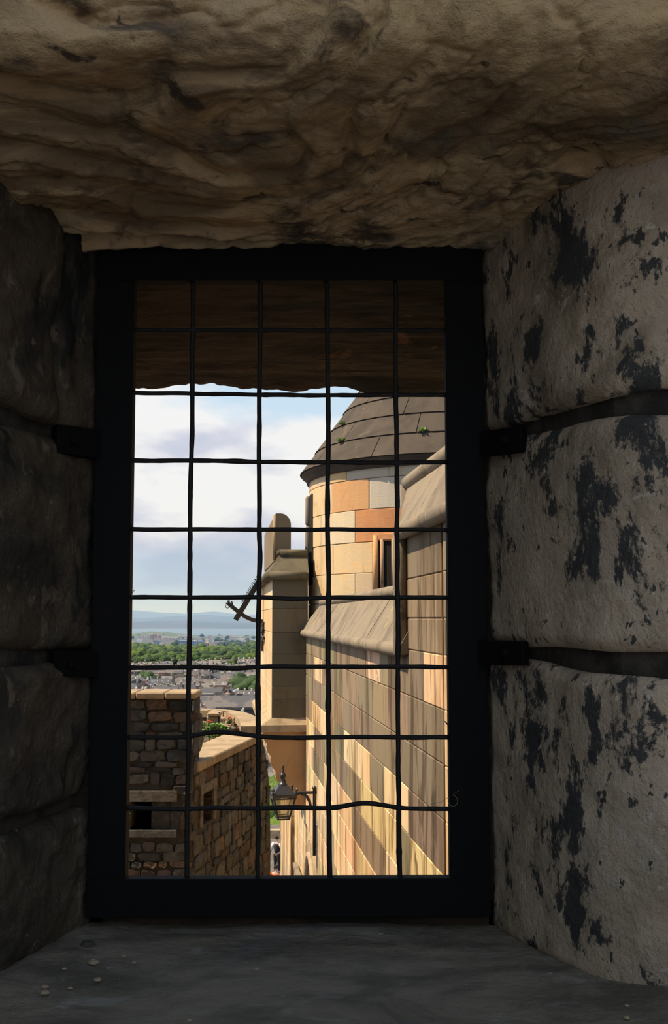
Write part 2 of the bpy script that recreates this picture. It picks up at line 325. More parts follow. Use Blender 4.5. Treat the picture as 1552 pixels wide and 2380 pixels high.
def jamb(prof, z0, z1, m, seed, amp, sign, parent=wf, groove=None, gap=.003, rz=.016, big=0.0, wob=None):
    n = 120; nz = max(30, int((z1 - z0) / .0035))
    pr, s = spline(prof, n); z = np.linspace(z0 + gap, z1 - gap, nz)
    pos = np.zeros((n, nz, 3)); pos[..., 0] = pr[:, None, 0]; pos[..., 1] = pr[:, None, 1]; pos[..., 2] = z[None, :]
    if wob is not None: pos[..., 2] += wob(s)[:, None] * 1.0
    zc_ = (z0 + z1) / 2; pos[..., 2] -= ((z - zc_) / (z1 - z0) * 2)[None, :] * (.005 * np.clip((s - .09) / .12, 0, 1) * (1 + .6 * np.sin(s * 21 + seed)))[:, None]
    q = pos.copy()
    d = fbm(q * 9, 5, seed) * amp + fbm(q * np.array([40, 40, 34]), 4, seed + 9) * amp * .45
    e = np.minimum(z - z[0], z[-1] - z); r = np.clip(1 - e / rz, 0, 1) ** 2 * .010
    d = d - r[None, :] * (1 + .5 * fbm(q * 20, 3, seed + 4)) + big
    if groove: d = d - .012 * np.exp(-((s[:, None] - groove - .004 * np.sin(z[None, :] * 23)) / .006) ** 2)
    if sign < 0: pos = pos[::-1]; d = d[::-1]
    return sheet('jamb_stone', pos, m, parent, d)
PR = [(.196, 1.335), (.204, 1.30), (.232, 1.225), (.262, 1.15), (.290, 1.10), (.345, 1.062), (.45, 1.04), (.62, 1.03), (.85, 1.03)]
PLF = [(-.304, 1.335), (-.314, 1.30), (-.338, 1.22), (-.352, 1.16), (-.378, 1.09), (-.42, 1.03), (-.55, 1.0), (-.85, 1.0)]
for i, (a, b) in enumerate(((-.39, -.046), (-.038, .226), (.236, .53))):
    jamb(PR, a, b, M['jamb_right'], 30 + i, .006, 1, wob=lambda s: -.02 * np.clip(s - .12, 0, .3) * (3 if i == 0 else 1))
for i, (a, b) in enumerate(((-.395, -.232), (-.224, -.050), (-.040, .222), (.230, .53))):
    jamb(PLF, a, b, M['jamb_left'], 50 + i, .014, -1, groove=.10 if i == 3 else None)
# mortar behind the joints
k = MB()
for pr, sx in ((PR, 1), (PLF, -1)):
    pp = [(x + sx * .016, y + .012) for x, y in pr]
    for (x0, y0), (x1, y1) in zip(pp[:-1], pp[1:]):
        k.hexa([(x0, y0, -.42), (x1, y1, -.42), (x1 + sx * .05, y1 + .05, -.42), (x0 + sx * .05, y0 + .05, -.42), (x0, y0, .55), (x1, y1, .55), (x1 + sx * .05, y1 + .05, .55), (x0 + sx * .05, y0 + .05, .55)])
k.build('mortar_joint', M['mortar_dark'], wf)

# the lintel: one bulging slab of folded sandstone
n = 420
pr, s = spline([(1.335, .474), (1.28, .474), (1.10, .486), (1.0, .492), (.93, .500), (.885, .515), (.868, .535), (.868, .60), (.872, .80)], 330)
xs = np.linspace(-.62, .62, n); pos = np.zeros((n, 330, 3)); pos[..., 0] = xs[:, None]; pos[..., 1] = pr[None, :, 0]; pos[..., 2] = pr[None, :, 1]
q = pos.copy(); q2 = q * np.array([2.2, 4.5, 5]); wx = fbm(q2, 3, 3); wy = fbm(q2 + 5, 3, 8)
S = s[None, :] + 0 * q[..., 0]
gx = (S * 15 - 3.5 * np.clip(q[..., 0] + .05, 0, 1) ** 1.0 * 5 + wx * 2.6)
saw = gx - np.floor(gx); ridge = np.where(saw < .82, saw / .82, (1 - saw) / .18)
msk = np.clip(fbm(q * 4, 2, 11) * 1.6 + .55, .1, 1)
rip = fbm(np.stack([q[..., 0] * 5 + S * 5, gx * 1.5, S * 6], -1), 4, 21); crk = 1 - np.abs(fbm(np.stack([q[..., 0] * 7, gx * 1.1 + 3, S * 9], -1), 4, 33)) * 2.2
disp = ridge * .015 * msk + fbm(q * 6, 3, 14) * .016 + rip * .009 - np.clip(crk, 0, 1) ** 6 * .007 + fbm(q * 24, 4, 25) * .005 + fbm(q * 70, 3, 27) * .0018
# pits and tool dents
for px, py, rr, dd in ((187, 38, .010, .006), (402, 48, .011, .006), (158, 400, .010, .012), (1005, 410, .014, .012), (1230, 385, .016, .012), (1360, 390, .03, .02), (1010, 465, .008, .01), (930, 490, .008, .01), (800, 92, .02, .006)):
    r = ray(px, py); best = None
    for j in range(330):
        kq = pr[j, 0] / r.y; e = abs(r.z * kq - pr[j, 1])
        if best is None or e < best[0]: best = (e, r.x * kq, j)
    dx = (q[..., 0] - best[1]); dy = (S - s[best[2]]) * 1.3
    rad = np.sqrt(dx ** 2 + dy ** 2) * (1 + .35 * fbm(q * 40, 2, 77)); disp = disp - dd * np.clip(1.4 - rad / rr, 0, 1)
fade = np.clip((s - .0) / .05, 0, 1); disp = disp * fade[None, :]
dent = np.exp(-((S - .36) / .06) ** 2) * np.clip(-q[..., 0] - .02, 0, .3) * .10; disp -= dent
sheet('lintel', pos, M['lintel'], wf, disp - .006, back=.05)
k = MB(); k.box((-.72, .93, .56), (.72, 1.25, .60)); k.box((-3, .90, .60), (3, 1.2, 2.4)); k.build('masonry', M['lintel'], wf)
# outer soffit stones
nx = 260; ys = np.linspace(1.335, 1.99, 120); xs = np.linspace(-.62, .52, nx); pos = np.zeros((nx, 120, 3)); pos[..., 0] = xs[:, None]; pos[..., 1] = ys[None, :]; pos[..., 2] = .452
e = pos[:, -1, 0]; pos[:, :, 1] += (np.clip((ys - 1.7) / .3, 0, 1)[None, :]) * 0
qq = pos.copy(); dz = fbm(qq * np.array([6, 20, 5]), 5, 40) * .012 + fbm(qq * np.array([26, 26, 26]), 4, 44) * .005
edge = np.exp(-((ys - 1.99) / .05) ** 2)[None, :] * (fbm(qq * np.array([11, 0, 0]), 4, 60) * .022 + .004)
sheet('outer_lintel', pos[::-1] if False else pos, M['outer'], wf, -(dz * .6) * -1 * 1.0 + edge * -1 * -1, back=.02) if False else None
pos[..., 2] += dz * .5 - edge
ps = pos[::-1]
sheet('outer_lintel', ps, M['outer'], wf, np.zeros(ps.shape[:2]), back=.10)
core('masonry', (-.72, 1.36, .49), (.66, 1.96, .62))

# the sill
nx, ny = 260, 150; xs = np.linspace(-.75, .75, nx); ys = np.linspace(.55, 1.34, ny); pos = np.zeros((nx, ny, 3)); pos[..., 0] = xs[:, None]; pos[..., 1] = ys[None, :]; pos[..., 2] = -.3765
q = pos.copy(); d = fbm(q * 6, 4, 70) * .006 + fbm(q * np.array([20, 34, 20]), 4, 75) * .0035
pos[..., 2] += d + np.clip((q[..., 0] - .24) * .05, 0, .02) + np.where(q[..., 0] > .2, .02 * np.clip((q[..., 0] - .2) * 5 - (1.32 - q[..., 1]) * 1.6, 0, 1), 0)
sheet('sill', pos, M['sill'], wf, np.zeros((nx, ny)), back=.06)
k = MB(); k.box((-.75, .56, -2.2), (.75, 1.2, -.44)); k.build('masonry', M['sill'], wf)

# unseen floor; walls and canopy added to keep sun and sky off the reveal
def room(name, a, b, m=M['jamb_left']):
    k = MB(); k.box(a, b); return struct(k.build(name, m))
room('shade_wall_left', (-2.3, -2.4, -1.75), (-2.0, 1.1, 5.4)); room('shade_wall_right', (2.2, -1.0, -1.75), (2.5, 1.1, 1.9))
room('floor', (-2.3, -3.0, -1.85), (2.5, 1.15, -1.75), M['floor']); room('shade_canopy', (-2.0, .45, 1.7), (2.2, 1.0, 1.9))

# ================================================================== IRON GRILLE
gr = thing('window_grille', 'black iron window grille of thin crossed rods in a flat frame', 'grille', loc=(0, 0, 0))
def flat(pts, y0, y1, name):
    k = MB(); p = [P(x, y, YF) for x, y in pts]
    k.hexa([(p[0].x, y0, p[0].z), (p[1].x, y0, p[1].z), (p[1].x, y1, p[1].z), (p[0].x, y1, p[0].z), (p[3].x, y0, p[3].z), (p[2].x, y0, p[2].z), (p[2].x, y1, p[2].z), (p[3].x, y1, p[3].z)])
    o = k.build(name, M['iron'], gr); md = o.modifiers.new('b', 'BEVEL'); md.width = .0015; md.segments = 2; return o
flat([(200, 2133), (289, 2133), (313, 563), (227, 563)], YF, YF + .022, 'frame_stile')
flat([(1047, 2130), (1141, 2130), (1121, 566), (1034, 566)], YF, YF + .022, 'frame_stile')
flat([(226, 652), (1121, 652), (1121, 563), (227, 563)], YF - .002, YF + .018, 'frame_rail')
flat([(200, 2134), (1141, 2131), (1141, 2041), (201, 2043)], YF - .002, YF + .018, 'frame_rail')
def rod(pts, seed, r=.0029):
    pts = [P(x, y, YF + .012) for x, y in pts]
    dd = np.r_[0, np.cumsum([(b - a).length for a, b in zip(pts[:-1], pts[1:])])]; m = max(40, int(dd[-1] / .006))
    t = np.linspace(0, dd[-1], m); A = np.array([list(p) for p in pts])
    out = np.stack([np.interp(t, dd, A[:, i]) for i in range(3)], 1); ker = np.ones(5) / 5
    for _ in range(2): 
        mid = np.stack([np.convolve(out[:, i], ker, 'valid') for i in range(3)], 1); out[2:-2] = mid
    w_ = vn(np.stack([t * 30, t * 0 + seed * 3.1, t * 0], 1), seed) * .0005; w2 = vn(np.stack([t * 90, t * 0 + seed * 5.1, t * 0], 1), seed + 3)
    out[:, 0] += w_; out[:, 2] += w_; rad = r * (1 + .10 * w2 + .35 * np.clip(vn(np.stack([t * 45, t * 0 + seed, t * 0 + 9], 1), seed + 7) - .72, 0, 1) * 3)
    k = MB(); k.tube([Vector(p) for p in out], list(rad), 8); k.build('grille_rod', M['rod'], gr, smooth=True)
rows = [(768, 768, None), (914, 919, [(400, 914), (605, 918), (762, 919), (919, 917)]), (1071, 1075, [(446, 1071), (605, 1073), (762, 1075)]), (1230, 1232, None),
        (1388, 1389, [(445, 1389), (600, 1388), (640, 1390), (690, 1394), (762, 1389)]), (1552, 1550, [(440, 1551), (480, 1549), (505, 1551), (535, 1556), (560, 1553), (600, 1549), (762, 1549)]),
        (1713, 1714, [(437, 1714), (462, 1708), (500, 1698), (530, 1701), (600, 1713), (650, 1716), (765, 1713)]), (1877, 1880, [(436, 1881), (500, 1876), (600, 1880), (700, 1876), (766, 1879), (800, 1874), (835, 1865), (860, 1865), (925, 1879)])]
def xl(y): return 308 + (y - 650) * (289 - 313) / 1478
def xr(y): return 1037 + (y - 650) * 12 / 1400
for i, (a, b, mid) in enumerate(rows):
    rod([(xl(a) - 6, a)] + (mid or [(600, (a + b) / 2), (900, (a + b) / 2)]) + [(xr(b) + 8, b)], i)
for i, (a, b) in enumerate(((450, 434), (606, 598), (759, 766), (918, 929))):
    mids = [(a + (b - a) * (y - 640) / 1410 + rnd.uniform(-2, 2) + (2.5 if i == 2 and 800 < y < 1000 else 0), y) for y in range(720, 2000, 150)]
    rod([(a, 640)] + mids + [(b, 2050)], 20 + i, .0031)
# fixing lugs with bolts
for (x0, x1, y0, y1, tlt, side) in ((133, 232, 985, 1052, 14, -1), (128, 226, 1513, 1573, 2, -1), (1116, 1210, 990, 1048, -12, 1), (1112, 1214, 1490, 1547, 2, 1)):
    xa, xb = (x1, x0) if side < 0 else (x0, x1)   # frame end, stone end
    ya, yb = YF - .006, YF - (.062 if side < 0 else .075)
    k = MB(); A0 = P(xa, y0 + tlt if side < 0 else y0, ya); A1 = P(xa, y1 + tlt if side < 0 else y1, ya); B0 = P(xb, y0, yb); B1 = P(xb, y1, yb)
    if side > 0: A0 = P(xa, y0 - tlt, ya); A1 = P(xa, y1 - tlt, ya)
    off = Vector((.010 * side, .012, 0))
    k.hexa([A1, B1, B1 + off, A1 + off, A0, B0, B0 + off, A0 + off]); o = k.build('fixing_lug', M['iron'], gr); md = o.modifiers.new('b', 'BEVEL'); md.width = .0015; md.segments = 2
    k = MB(); c = (A0 + A1 + B0 * 2 + B1 * 2) / 6; dr = Vector((-side * .8, -.6, 0)); k.tube([c, c + dr * .006], .006, 6); k.tube([c + dr * .006, c + dr * .009], [.005, .003], 8)
    k.build('bolt_head', M['iron'], o)
# wisps caught on the frame
def wisp(pts, r, label, m=M['fibre'], name='dry_fibre'):
    k = MB(); k.tube(pts, r, 5); return tag(k.build(name, m, None, True), label, 'fibre')
ctr = P(1052, 1861, YF - .01); lp = []
for k_ in range(26):
    a = k_ / 25 * 5.6 + 2.4; lp.append(ctr + Vector((math.cos(a) * .0058, math.sin(a) * .002, math.sin(a) * .0062)))
wisp([P(1000, 1870, YF - .004), P(1025, 1864, YF - .005)] + lp + [P(1068, 1836, YF - .012)], .00022, 'looped dry fibre snagged on the right side of the iron frame')
wisp([P(1034, 1677, YF + .02), P(1040, 1684, YF + .01), P(1045, 1697, YF + .0), P(1043, 1712, YF)], .0008, 'short dark twig caught on the frame above the second lowest rod', M['iron'], 'twig')
wisp([P(303, 1367, YF + .01), P(308, 1374, YF + .01), P(313, 1371, YF + .005), P(306, 1382, YF), P(310, 1390, YF)], .0003, 'tiny curl of cobweb on the left stile of the frame')
# stone chips on the sill
cm_ = None
for (px, py, sz) in ((218, 2238, .007), (228, 2278, .005), (104, 2294, .005), (104, 2308, .006), (150, 2252, .003), (288, 2222, .003), (440, 2372, .003), (1456, 2366, .004), (1458, 2338, .003), (205, 2196, .010), (312, 2238, .003), (162, 2297, .003)):
    r = ray(px, py); kk = -.374 / r.z; p = r * kk
    v = [(rnd.uniform(.7, 1.1) * math.cos(a) * sz, rnd.uniform(.5, .9) * math.sin(a) * sz, 0) for a in [j * math.pi / 3 for j in range(6)]]
    v2 = [(x * .6, y * .6, sz * rnd.uniform(.3, .5)) for x, y, z in v]
    o = obj('stone_chip', v + v2, [[5, 4, 3, 2, 1, 0], [6, 7, 8, 9, 10, 11]] + [[j, (j + 1) % 6, 6 + (j + 1) % 6, 6 + j] for j in range(6)], M['mortar_dark'] if sz > .009 else M['coping_light'])
    o.location = p; tag(o, 'small pale stone chip lying on the grey window sill' if sz < .009 else 'brown mortar crumb at the left foot of the iron frame', 'stone chip', 'chips on the sill' if sz < .009 else None)

# ================================================================== LONG CASTLE WALL ON THE RIGHT
QW = 1.80
cw = bpy.data.objects.new('castle_wall', None); C.objects.link(cw); tag(cw, 'long sunlit sandstone castle wall running away on the right below the tower', 'wall', kind='structure')
TEND = 30.5; TS = onQ(930, 1400, QW - .06)[0]; TU = onQ(949, 1150, 2.05)[0]
ZL = -.30; ZH = .85
k = MB(); k.box((2.2, QW + .02, -12.4), (TEND, 2.7, ZL), lambda t, q, z: W(t, q, z)); k.box((2.2, QW + .02, ZL), (TS, 2.7, ZH), lambda t, q, z: W(t, q, z)); k.build('backing', M['joint'], cw)
pal = [(.60, .43, .25), (.62, .46, .28), (.57, .41, .245), (.64, .49, .32), (.59, .40, .22), (.55, .42, .27)]
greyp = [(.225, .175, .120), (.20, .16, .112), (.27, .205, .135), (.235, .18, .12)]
fw = lambda u, v, d: W(u, QW - d, v)
zr = [ZH, .38, 0.0, ZL]
TG = onQ(1030, 1700, QW)[0]
def addblock(t0, t1, z0, z1, col, df=0.0):
    v, f = block(fw, t0, t1, z0, z1, -.06, df, .007, 1); obj('wall_stone', v, f, M['ashlar'], cw, color=col)
AR = (onQ(712, 1990, QW)[0], onQ(731, 1990, QW)[0])   # arched doorway span
AT0, AT1 = min(AR), max(AR); ACZ = -5.6; AR_ = (AT1 - AT0) / 2; ATC = (AT0 + AT1) / 2
for a, b in zip(zr[:-1], zr[1:]):
    t = 7.2
    for tt in (7.2, TG + .035, *([TG + .035 + rnd.uniform(.45, .75)]), TS + .08):
        pass
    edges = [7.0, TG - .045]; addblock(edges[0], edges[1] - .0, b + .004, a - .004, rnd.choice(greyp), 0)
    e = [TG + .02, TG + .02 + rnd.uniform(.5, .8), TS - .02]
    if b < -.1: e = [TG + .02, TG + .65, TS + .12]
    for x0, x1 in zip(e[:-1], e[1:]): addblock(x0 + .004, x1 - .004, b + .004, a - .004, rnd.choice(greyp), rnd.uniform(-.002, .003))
z = ZL; row = 0
while z > -7.3:
    hh = .44; t = TG + .02; z0 = z - hh
    addblock(7.0, TG - .045, z0 + .004, z - .004, rnd.choice(pal))
    t_ = [t]; 
    while t_[-1] < TEND - .8: t_.append(min(TEND, t_[-1] + rnd.uniform(.75, 1.9) * (1 if t_[-1] < 15 else 1.25)))
    t_[-1] = TEND
    for x0, x1 in zip(t_[:-1], t_[1:]):
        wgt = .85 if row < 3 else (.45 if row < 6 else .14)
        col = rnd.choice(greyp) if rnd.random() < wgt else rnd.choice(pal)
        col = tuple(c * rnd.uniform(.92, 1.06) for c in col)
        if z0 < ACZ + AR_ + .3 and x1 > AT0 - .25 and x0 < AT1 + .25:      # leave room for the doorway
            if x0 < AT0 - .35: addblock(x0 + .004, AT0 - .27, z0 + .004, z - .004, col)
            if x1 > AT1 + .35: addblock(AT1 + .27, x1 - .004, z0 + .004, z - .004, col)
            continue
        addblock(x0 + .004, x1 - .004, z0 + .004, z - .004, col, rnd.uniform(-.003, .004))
    z = z0; row += 1
addblock(7.0, TEND, -12.4, z - .01, (.55, .42, .27))
# arched doorway
dr = bpy.data.objects.new('arched_doorway', None); C.objects.link(dr); dr.parent = cw
k = MB(); K = 14
pts = [(ATC - AR_, -12.4)] + [(ATC - AR_ * math.cos(math.pi * i / K), ACZ + AR_ * math.sin(math.pi * i / K)) for i in range(K + 1)] + [(ATC + AR_, -12.4)]
k.prism([(a, b) for a, b in pts], QW + .005, QW + .02, lambda q, t, z: W(t, q, z)); k.build('door_shade_fill', M['dark'], dr)  # thin dark sheet, its colour stands for the shade within the doorway
k = MB(); k.tube([W(a, QW - .0, b) for a, b in pts], .07, 8); k.build('arch_roll', M['coping_light'], dr, True)
k = MB()
for i in range(len(pts) - 1):
    (a, b), (c, d) = pts[i], pts[i + 1]
    def out(a, b, s=1.0): 
        vx, vz = (a - ATC), max(0, b - ACZ); l_ = math.hypot(vx, vz) or 1; return (a + vx / l_ * .26, b + vz / l_ * .30)
    (a2, b2), (c2_, d2) = out(a, b), out(c, d)
    k.hexa([W(a, QW + .02, b), W(c, QW + .02, d), W(c2_, QW + .02, d2), W(a2, QW + .02, b2), W(a, QW - .01, b), W(c, QW - .01, d), W(c2_, QW - .01, d2), W(a2, QW - .01, b2)])
k.build('arch_surround', M['coping_light'], dr)
# stepped string course: roll, weathering slope and upper roll
QU = 2.05
st = bpy.data.objects.new('string_course', None); C.objects.link(st); st.parent = cw
def roll(p, r, name='roll_moulding', seg=1.1):
    p = [Vector(x) for x in p]
    for a, b in zip(p[:-1], p[1:]):
        m = max(1, int((b - a).length / seg))
        for i in range(m):
            x, y = a + (b - a) * (i / m), a + (b - a) * ((i + 1) / m); d = (y - x).normalized() * .004
            k = MB(); k.tube([x + d, x + d * 3, y - d * 3, y - d], [r * .93, r, r, r * .93], 12); k.build(name, M['coping'], st, True)
T0L = onQ(701, 1472, QW - .06)[0]; T0U = onQ(748, 1410, QU)[0]
def slope(t0, t1l, t1u, z0, z1):
    m = max(1, int((t1l - t0) / 1.15))
    for i in range(m):
        a0, a1 = t0 + (t1l - t0) * i / m, t0 + (t1l - t0) * (i + 1) / m; b0, b1 = t0 + (t1u - t0) * i / m, t0 + (t1u - t0) * (i + 1) / m
        g_ = .006; k = MB(); d = rnd.uniform(-.003, .004)
        def pr_(tl, tu): return [W(tl, QW + .05, z0 - .05), W(tl, QW - .075 - d, z0 - .04), W(tl, QW - .085 - d, z0 + .03), W(tu, QU - .01 - d, z1), W(tu, QU + .1, z1), W(tu, QU + .1, z0 - .05)]
        v = pr_(a0 + g_, b0 + g_) + pr_(a1 - g_, b1 - g_); k.add(v, [[j, (j + 1) % 6, 6 + (j + 1) % 6, 6 + j] for j in range(6)] + [[5, 4, 3, 2, 1, 0], [6, 7, 8, 9, 10, 11]])
        k.build('weathering_slab', M['coping'], st)
slope(TS - .1, T0L, T0U, ZL, ZL + .60); slope(6.0, TS, TU, ZH, ZH + .62)
roll([W(TS, QW - .055, ZL - .01), W(T0L, QW - .055, ZL - .01)], .075); roll([W(TS, QU, ZL + .62), W(T0U, QU, ZL + .62)], .07)
roll([W(6.0, QW - .055, ZH - .01), W(TS, QW - .055, ZH - .01), W(TS, QW - .055, ZL - .06)], .075); roll([W(6.0, QU, ZH + .64), W(TU, QU, ZH + .64), W(TU, QU, ZL + .7)], .085)
k = MB(); k.box((6.0, QU + .02, -.3), (TU, 2.6, ZH + .64), lambda t, q, z: W(t, q, z)); k.build('parapet_back', M['coping'], st)

# ================================================================== ROUND TOWER
tw = thing('round_tower', 'round sandstone tower with a conical stone slab roof behind the castle wall', 'tower')
ac = math.atan((1062 - CX) / FP); DC = 23.6
TC = Vector((math.sin(ac) * DC, math.cos(ac) * DC, 0))
al = math.atan((717 - CX) / FP); RT = DC * math.sin(ac - al)
al2 = math.atan((700 - CX) / FP); RE = DC * math.sin(ac - al2)
def cyl(px, py, R):      # angle and height where a pixel's ray meets the near side of the cylinder
    r = ray(px, py); a = r.x ** 2 + r.y ** 2; b = -2 * (r.x * TC.x + r.y * TC.y); c = TC.x ** 2 + TC.y ** 2 - R * R
    D = b * b - 4 * a * c; k = (-b - math.sqrt(max(D, 0))) / (2 * a); p = r * k
    return math.atan2(p.y - TC.y, p.x - TC.x), p.z
ft = lambda u, v, d: (TC.x + (RT + d) * math.cos(u), TC.y + (RT + d) * math.sin(u), v)
ZE = None
zj = [cyl(820, y, RT)[1] for y in (1075, 1116, 1187, 1262, 1333, 1402)]
hz = zj[3] - zj[4]
zj += [zj[-1] - hz, zj[-1] - 2 * hz]
k = MB(); k.lathe([(RT - .03, zj[-1] - 1.2), (RT - .03, zj[0] + .3)], TC, 96); core_t = k.build('backing', M['joint'], tw, True)
CR, OR, OR2, GR, YE = (.60, .45, .28), (.56, .32, .155), (.54, .26, .12), (.48, .41, .31), (.60, .47, .29)
rows_t = [[(722, CR), (740, (.55, .43, .3)), (768, (.58, .42, .22)), (804, (.48, .42, .33)), (905, GR), (1000, CR)],
          [(719, YE), (731, YE), (757, (.62, .50, .33)), (771, OR), (858, (.50, .45, .37)), (950, (.46, .40, .32))],
          [(727, YE), (746, (.62, .52, .37)), (825, OR2), (936, CR)],
          [(727, CR), (774, (.62, .47, .28)), (867, None), (921, CR)],
          [(726, GR), (738, YE), (825, (.55, .42, .28)), (867, None), (921, CR)],
          [(727, GR), (760, CR), (840, YE), (930, CR)], [(727, GR), (790, CR), (880, YE)]]
a_right = cyl(1035, 1250, RT)[0]
for i, rw in enumerate(rows_t):
    zt, zb = zj[i], zj[i + 1]; ym = (1100, 1150, 1225, 1300, 1360, 1400, 1400)[i]
    an = [(cyl(px, ym, RT)[0], c) for px, c in rw]
    seq = [(a, c) for a, c in an]; a0s = seq[0][0]
    # visible stones (angles grow to the right), then regular stones right round the back
    cuts = [a for a, _ in seq] + [max(a_right + .05, seq[-1][0] + .12)]
    for j, (a, c) in enumerate(seq):
        if c is None: continue
        v, f = block(ft, a + .0015, cuts[j + 1] - .0015, zb + .006, zt - .006, -.05, rnd.uniform(-.004, .006), .008, 4)
        obj('tower_stone', v, f, M['ashlar_t'], tw, color=c)
    rest0, rest1 = cuts[-1], a0s + 2 * math.pi; m = 10
    for j in range(m):
        x0, x1 = rest0 + (rest1 - rest0) * j / m, rest0 + (rest1 - rest0) * (j + 1) / m
        v, f = block(ft, x0 + .002, x1 - .002, zb + .006, zt - .006, -.05, 0, .008, 5); obj('tower_stone', v, f, M['ashlar_t'], tw, color=rnd.choice([CR, YE, GR]))
# windows of the tower
def twindow(pa, pb, y0, y1, ym):
    a0, a1 = cyl(pa, ym, RT)[0], cyl(pb, ym, RT)[0]; z1, z0 = cyl((pa + pb) / 2, y0, RT)[1], cyl((pa + pb) / 2, y1, RT)[1]
    k = MB(); v, f = block(ft, a0, a1, z0, z1, -.06, -.018, .002, 2); k.add(v, f); o = k.build('window_shade_fill', M['dark'], tw)  # dark block painted as the shade inside the window
    w_ = (a1 - a0)
    for aa, nm in ((a0, 1), (a1, -1)):
        k = MB(); k.tube([ft(aa + nm * w_ * .08, z0 - .0, .01), ft(aa + nm * w_ * .08, z1, .01)], .055, 10); k.build('jamb_roll', M['ashlar_t'], o, True, color=OR if pa > 800 else (.2, .17, .14))
        k = MB(); k.tube([ft(aa + nm * w_ * .30, z0 - .0, -.0), ft(aa + nm * w_ * .30, z1 - .08, -.0)], .04, 10); k.build('jamb_roll', M['ashlar_t'], o, True, color=(.40, .27, .17))
    k = MB(); v, f = block(ft, a0 - .002, a1 + .002, z1 - .10, z1 + .03, -.05, .03, .01, 2); k.add(v, f); k.build('window_head', M['ashlar_t'], o, color=OR2)
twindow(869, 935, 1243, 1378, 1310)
a0, a1 = cyl(718.2, 1250, RT)[0], cyl(727, 1250, RT)[0]; z1, z0 = cyl(722, 1150, RT)[1], cyl(722, 1360, RT)[1]
k = MB(); v, f = block(ft, a0 - .02, a1, z0, z1, -.05, .006, .004, 2); k.add(v, f); o = k.build('window_shade_fill', M['dark'], tw)  # dark block painted as the shade inside the narrow window
for j in range(3):
    zz0, zz1 = z0 + (z1 - z0) * j / 3, z0 + (z1 - z0) * (j + 1) / 3
    k = MB(); k.tube([ft(a0, zz0 + .01, .0), ft(a0, zz0 + .05, .02), ft(a0, zz1 - .05, .02), ft(a0, zz1 - .01, 0)], [.06, .07, .07, .06], 10); k.build('jamb_roll', M['ashlar_t'], o, True, color=(.24, .20, .18))
# eaves and cone
ZE = cyl(1062, 1056, RE)[1]; k = MB()
k.lathe([(RT - .02, ZE - .16), (RT + .05, ZE - .15), (RT + .06, ZE - .10), (RE - .05, ZE - .02), (RE, ZE), (RE, ZE + .05), (RE - .1, ZE + .09), (RT - .3, ZE + .1)], TC, 96); k.build('eaves_course', M['slate'], tw, True)
def sil(px, py):      # cone radius and height whose left silhouette passes the pixel
    a = math.atan(ray(px, py).x / ray(px, py).y); R = DC * math.sin(ac - a); d = DC * math.cos(ac - a); r = ray(px, py); return R, r.z * d / math.hypot(r.x, r.y)
R1, Z1 = sil(853, 893)
Z0c = ZE + .05; kc = (RE - R1) / (Z1 - Z0c); ZA = Z0c + RE / kc
cone = lambda z: max(0.02, RE - (z - Z0c) * kc) 
zc = lambda py: None
zr_ = [Z0c]
for py in (998, 951, 906, 861, 818):
    lo, hi = Z0c, ZA
    for _ in range(40):
        m_ = (lo + hi) / 2; R = cone(m_); nx_, ny_ = TC.x - R * math.sin(math.atan2(TC.x, TC.y)), TC.y - R * math.cos(math.atan2(TC.x, TC.y)); d = math.hypot(nx_, ny_)
        yy = HZ - m_ / d * FP
        if yy > py: lo = m_
        else: hi = m_
    zr_.append(lo)
hR = zr_[-1] - zr_[-2]
while zr_[-1] + hR < ZA - .2: zr_.append(zr_[-1] + hR)
zr_.append(ZA - .05)
k = MB(); k.lathe([(RE - .12, Z0c), (.01, ZA - .12)], TC, 64); k.build('roof_core', M['dark'], tw, True)
fc = lambda u, v, d: (TC.x + (cone(v) + d) * math.cos(u), TC.y + (cone(v) + d) * math.sin(u), v)
offs = {0: (886, 1030), 1: (826, 1200), 2: (953, 700), 3: (870, 900), 4: (850, 900)}
near_a = math.atan2(-TC.y, -TC.x)
def ang(px, z):
    lo, hi = near_a - 1.55, near_a + .6
    for _ in range(40):
        m_ = (lo + hi) / 2; x, y, _z = fc(m_, z, 0)
        if CX + FP * x / y < px: lo = m_
        else: hi = m_
    return lo
jx = [884, 1020 - 0, 950, 1005, 870]
jts = {0: 877, 1: 1015, 2: 948, 3: 880, 4: 850}
for i in range(len(zr_) - 1):
    za, zb = zr_[i], zr_[i + 1]; m = max(4, int(2 * math.pi * cone(za) / 1.75)); a0 = ang({0: 877, 1: 816, 2: 950, 3: 872, 4: 800}.get(i, 900 + i * 13), (za + zb) / 2)
    for j in range(m):
        x0, x1 = a0 + 2 * math.pi * j / m, a0 + 2 * math.pi * (j + 1) / m; us = [x0 + .003 + (x1 - x0 - .006) * q_ / 5 for q_ in range(6)]
        v = []; th = .045
        for u in us:
            v += [fc(u, za + .0, -.05), fc(u, za - .0, th), fc(u, zb - .002, .012), fc(u, zb - .002, -.05)]
        f = [[q_ * 4 + r_, (q_ + 1) * 4 + r_, (q_ + 1) * 4 + (r_ + 1) % 4, q_ * 4 + (r_ + 1) % 4] for q_ in range(5) for r_ in range(4)] + [[3, 2, 1, 0], [20, 21, 22, 23]]
        obj('roof_slab', v, f, M['slate'], tw, smooth=False)
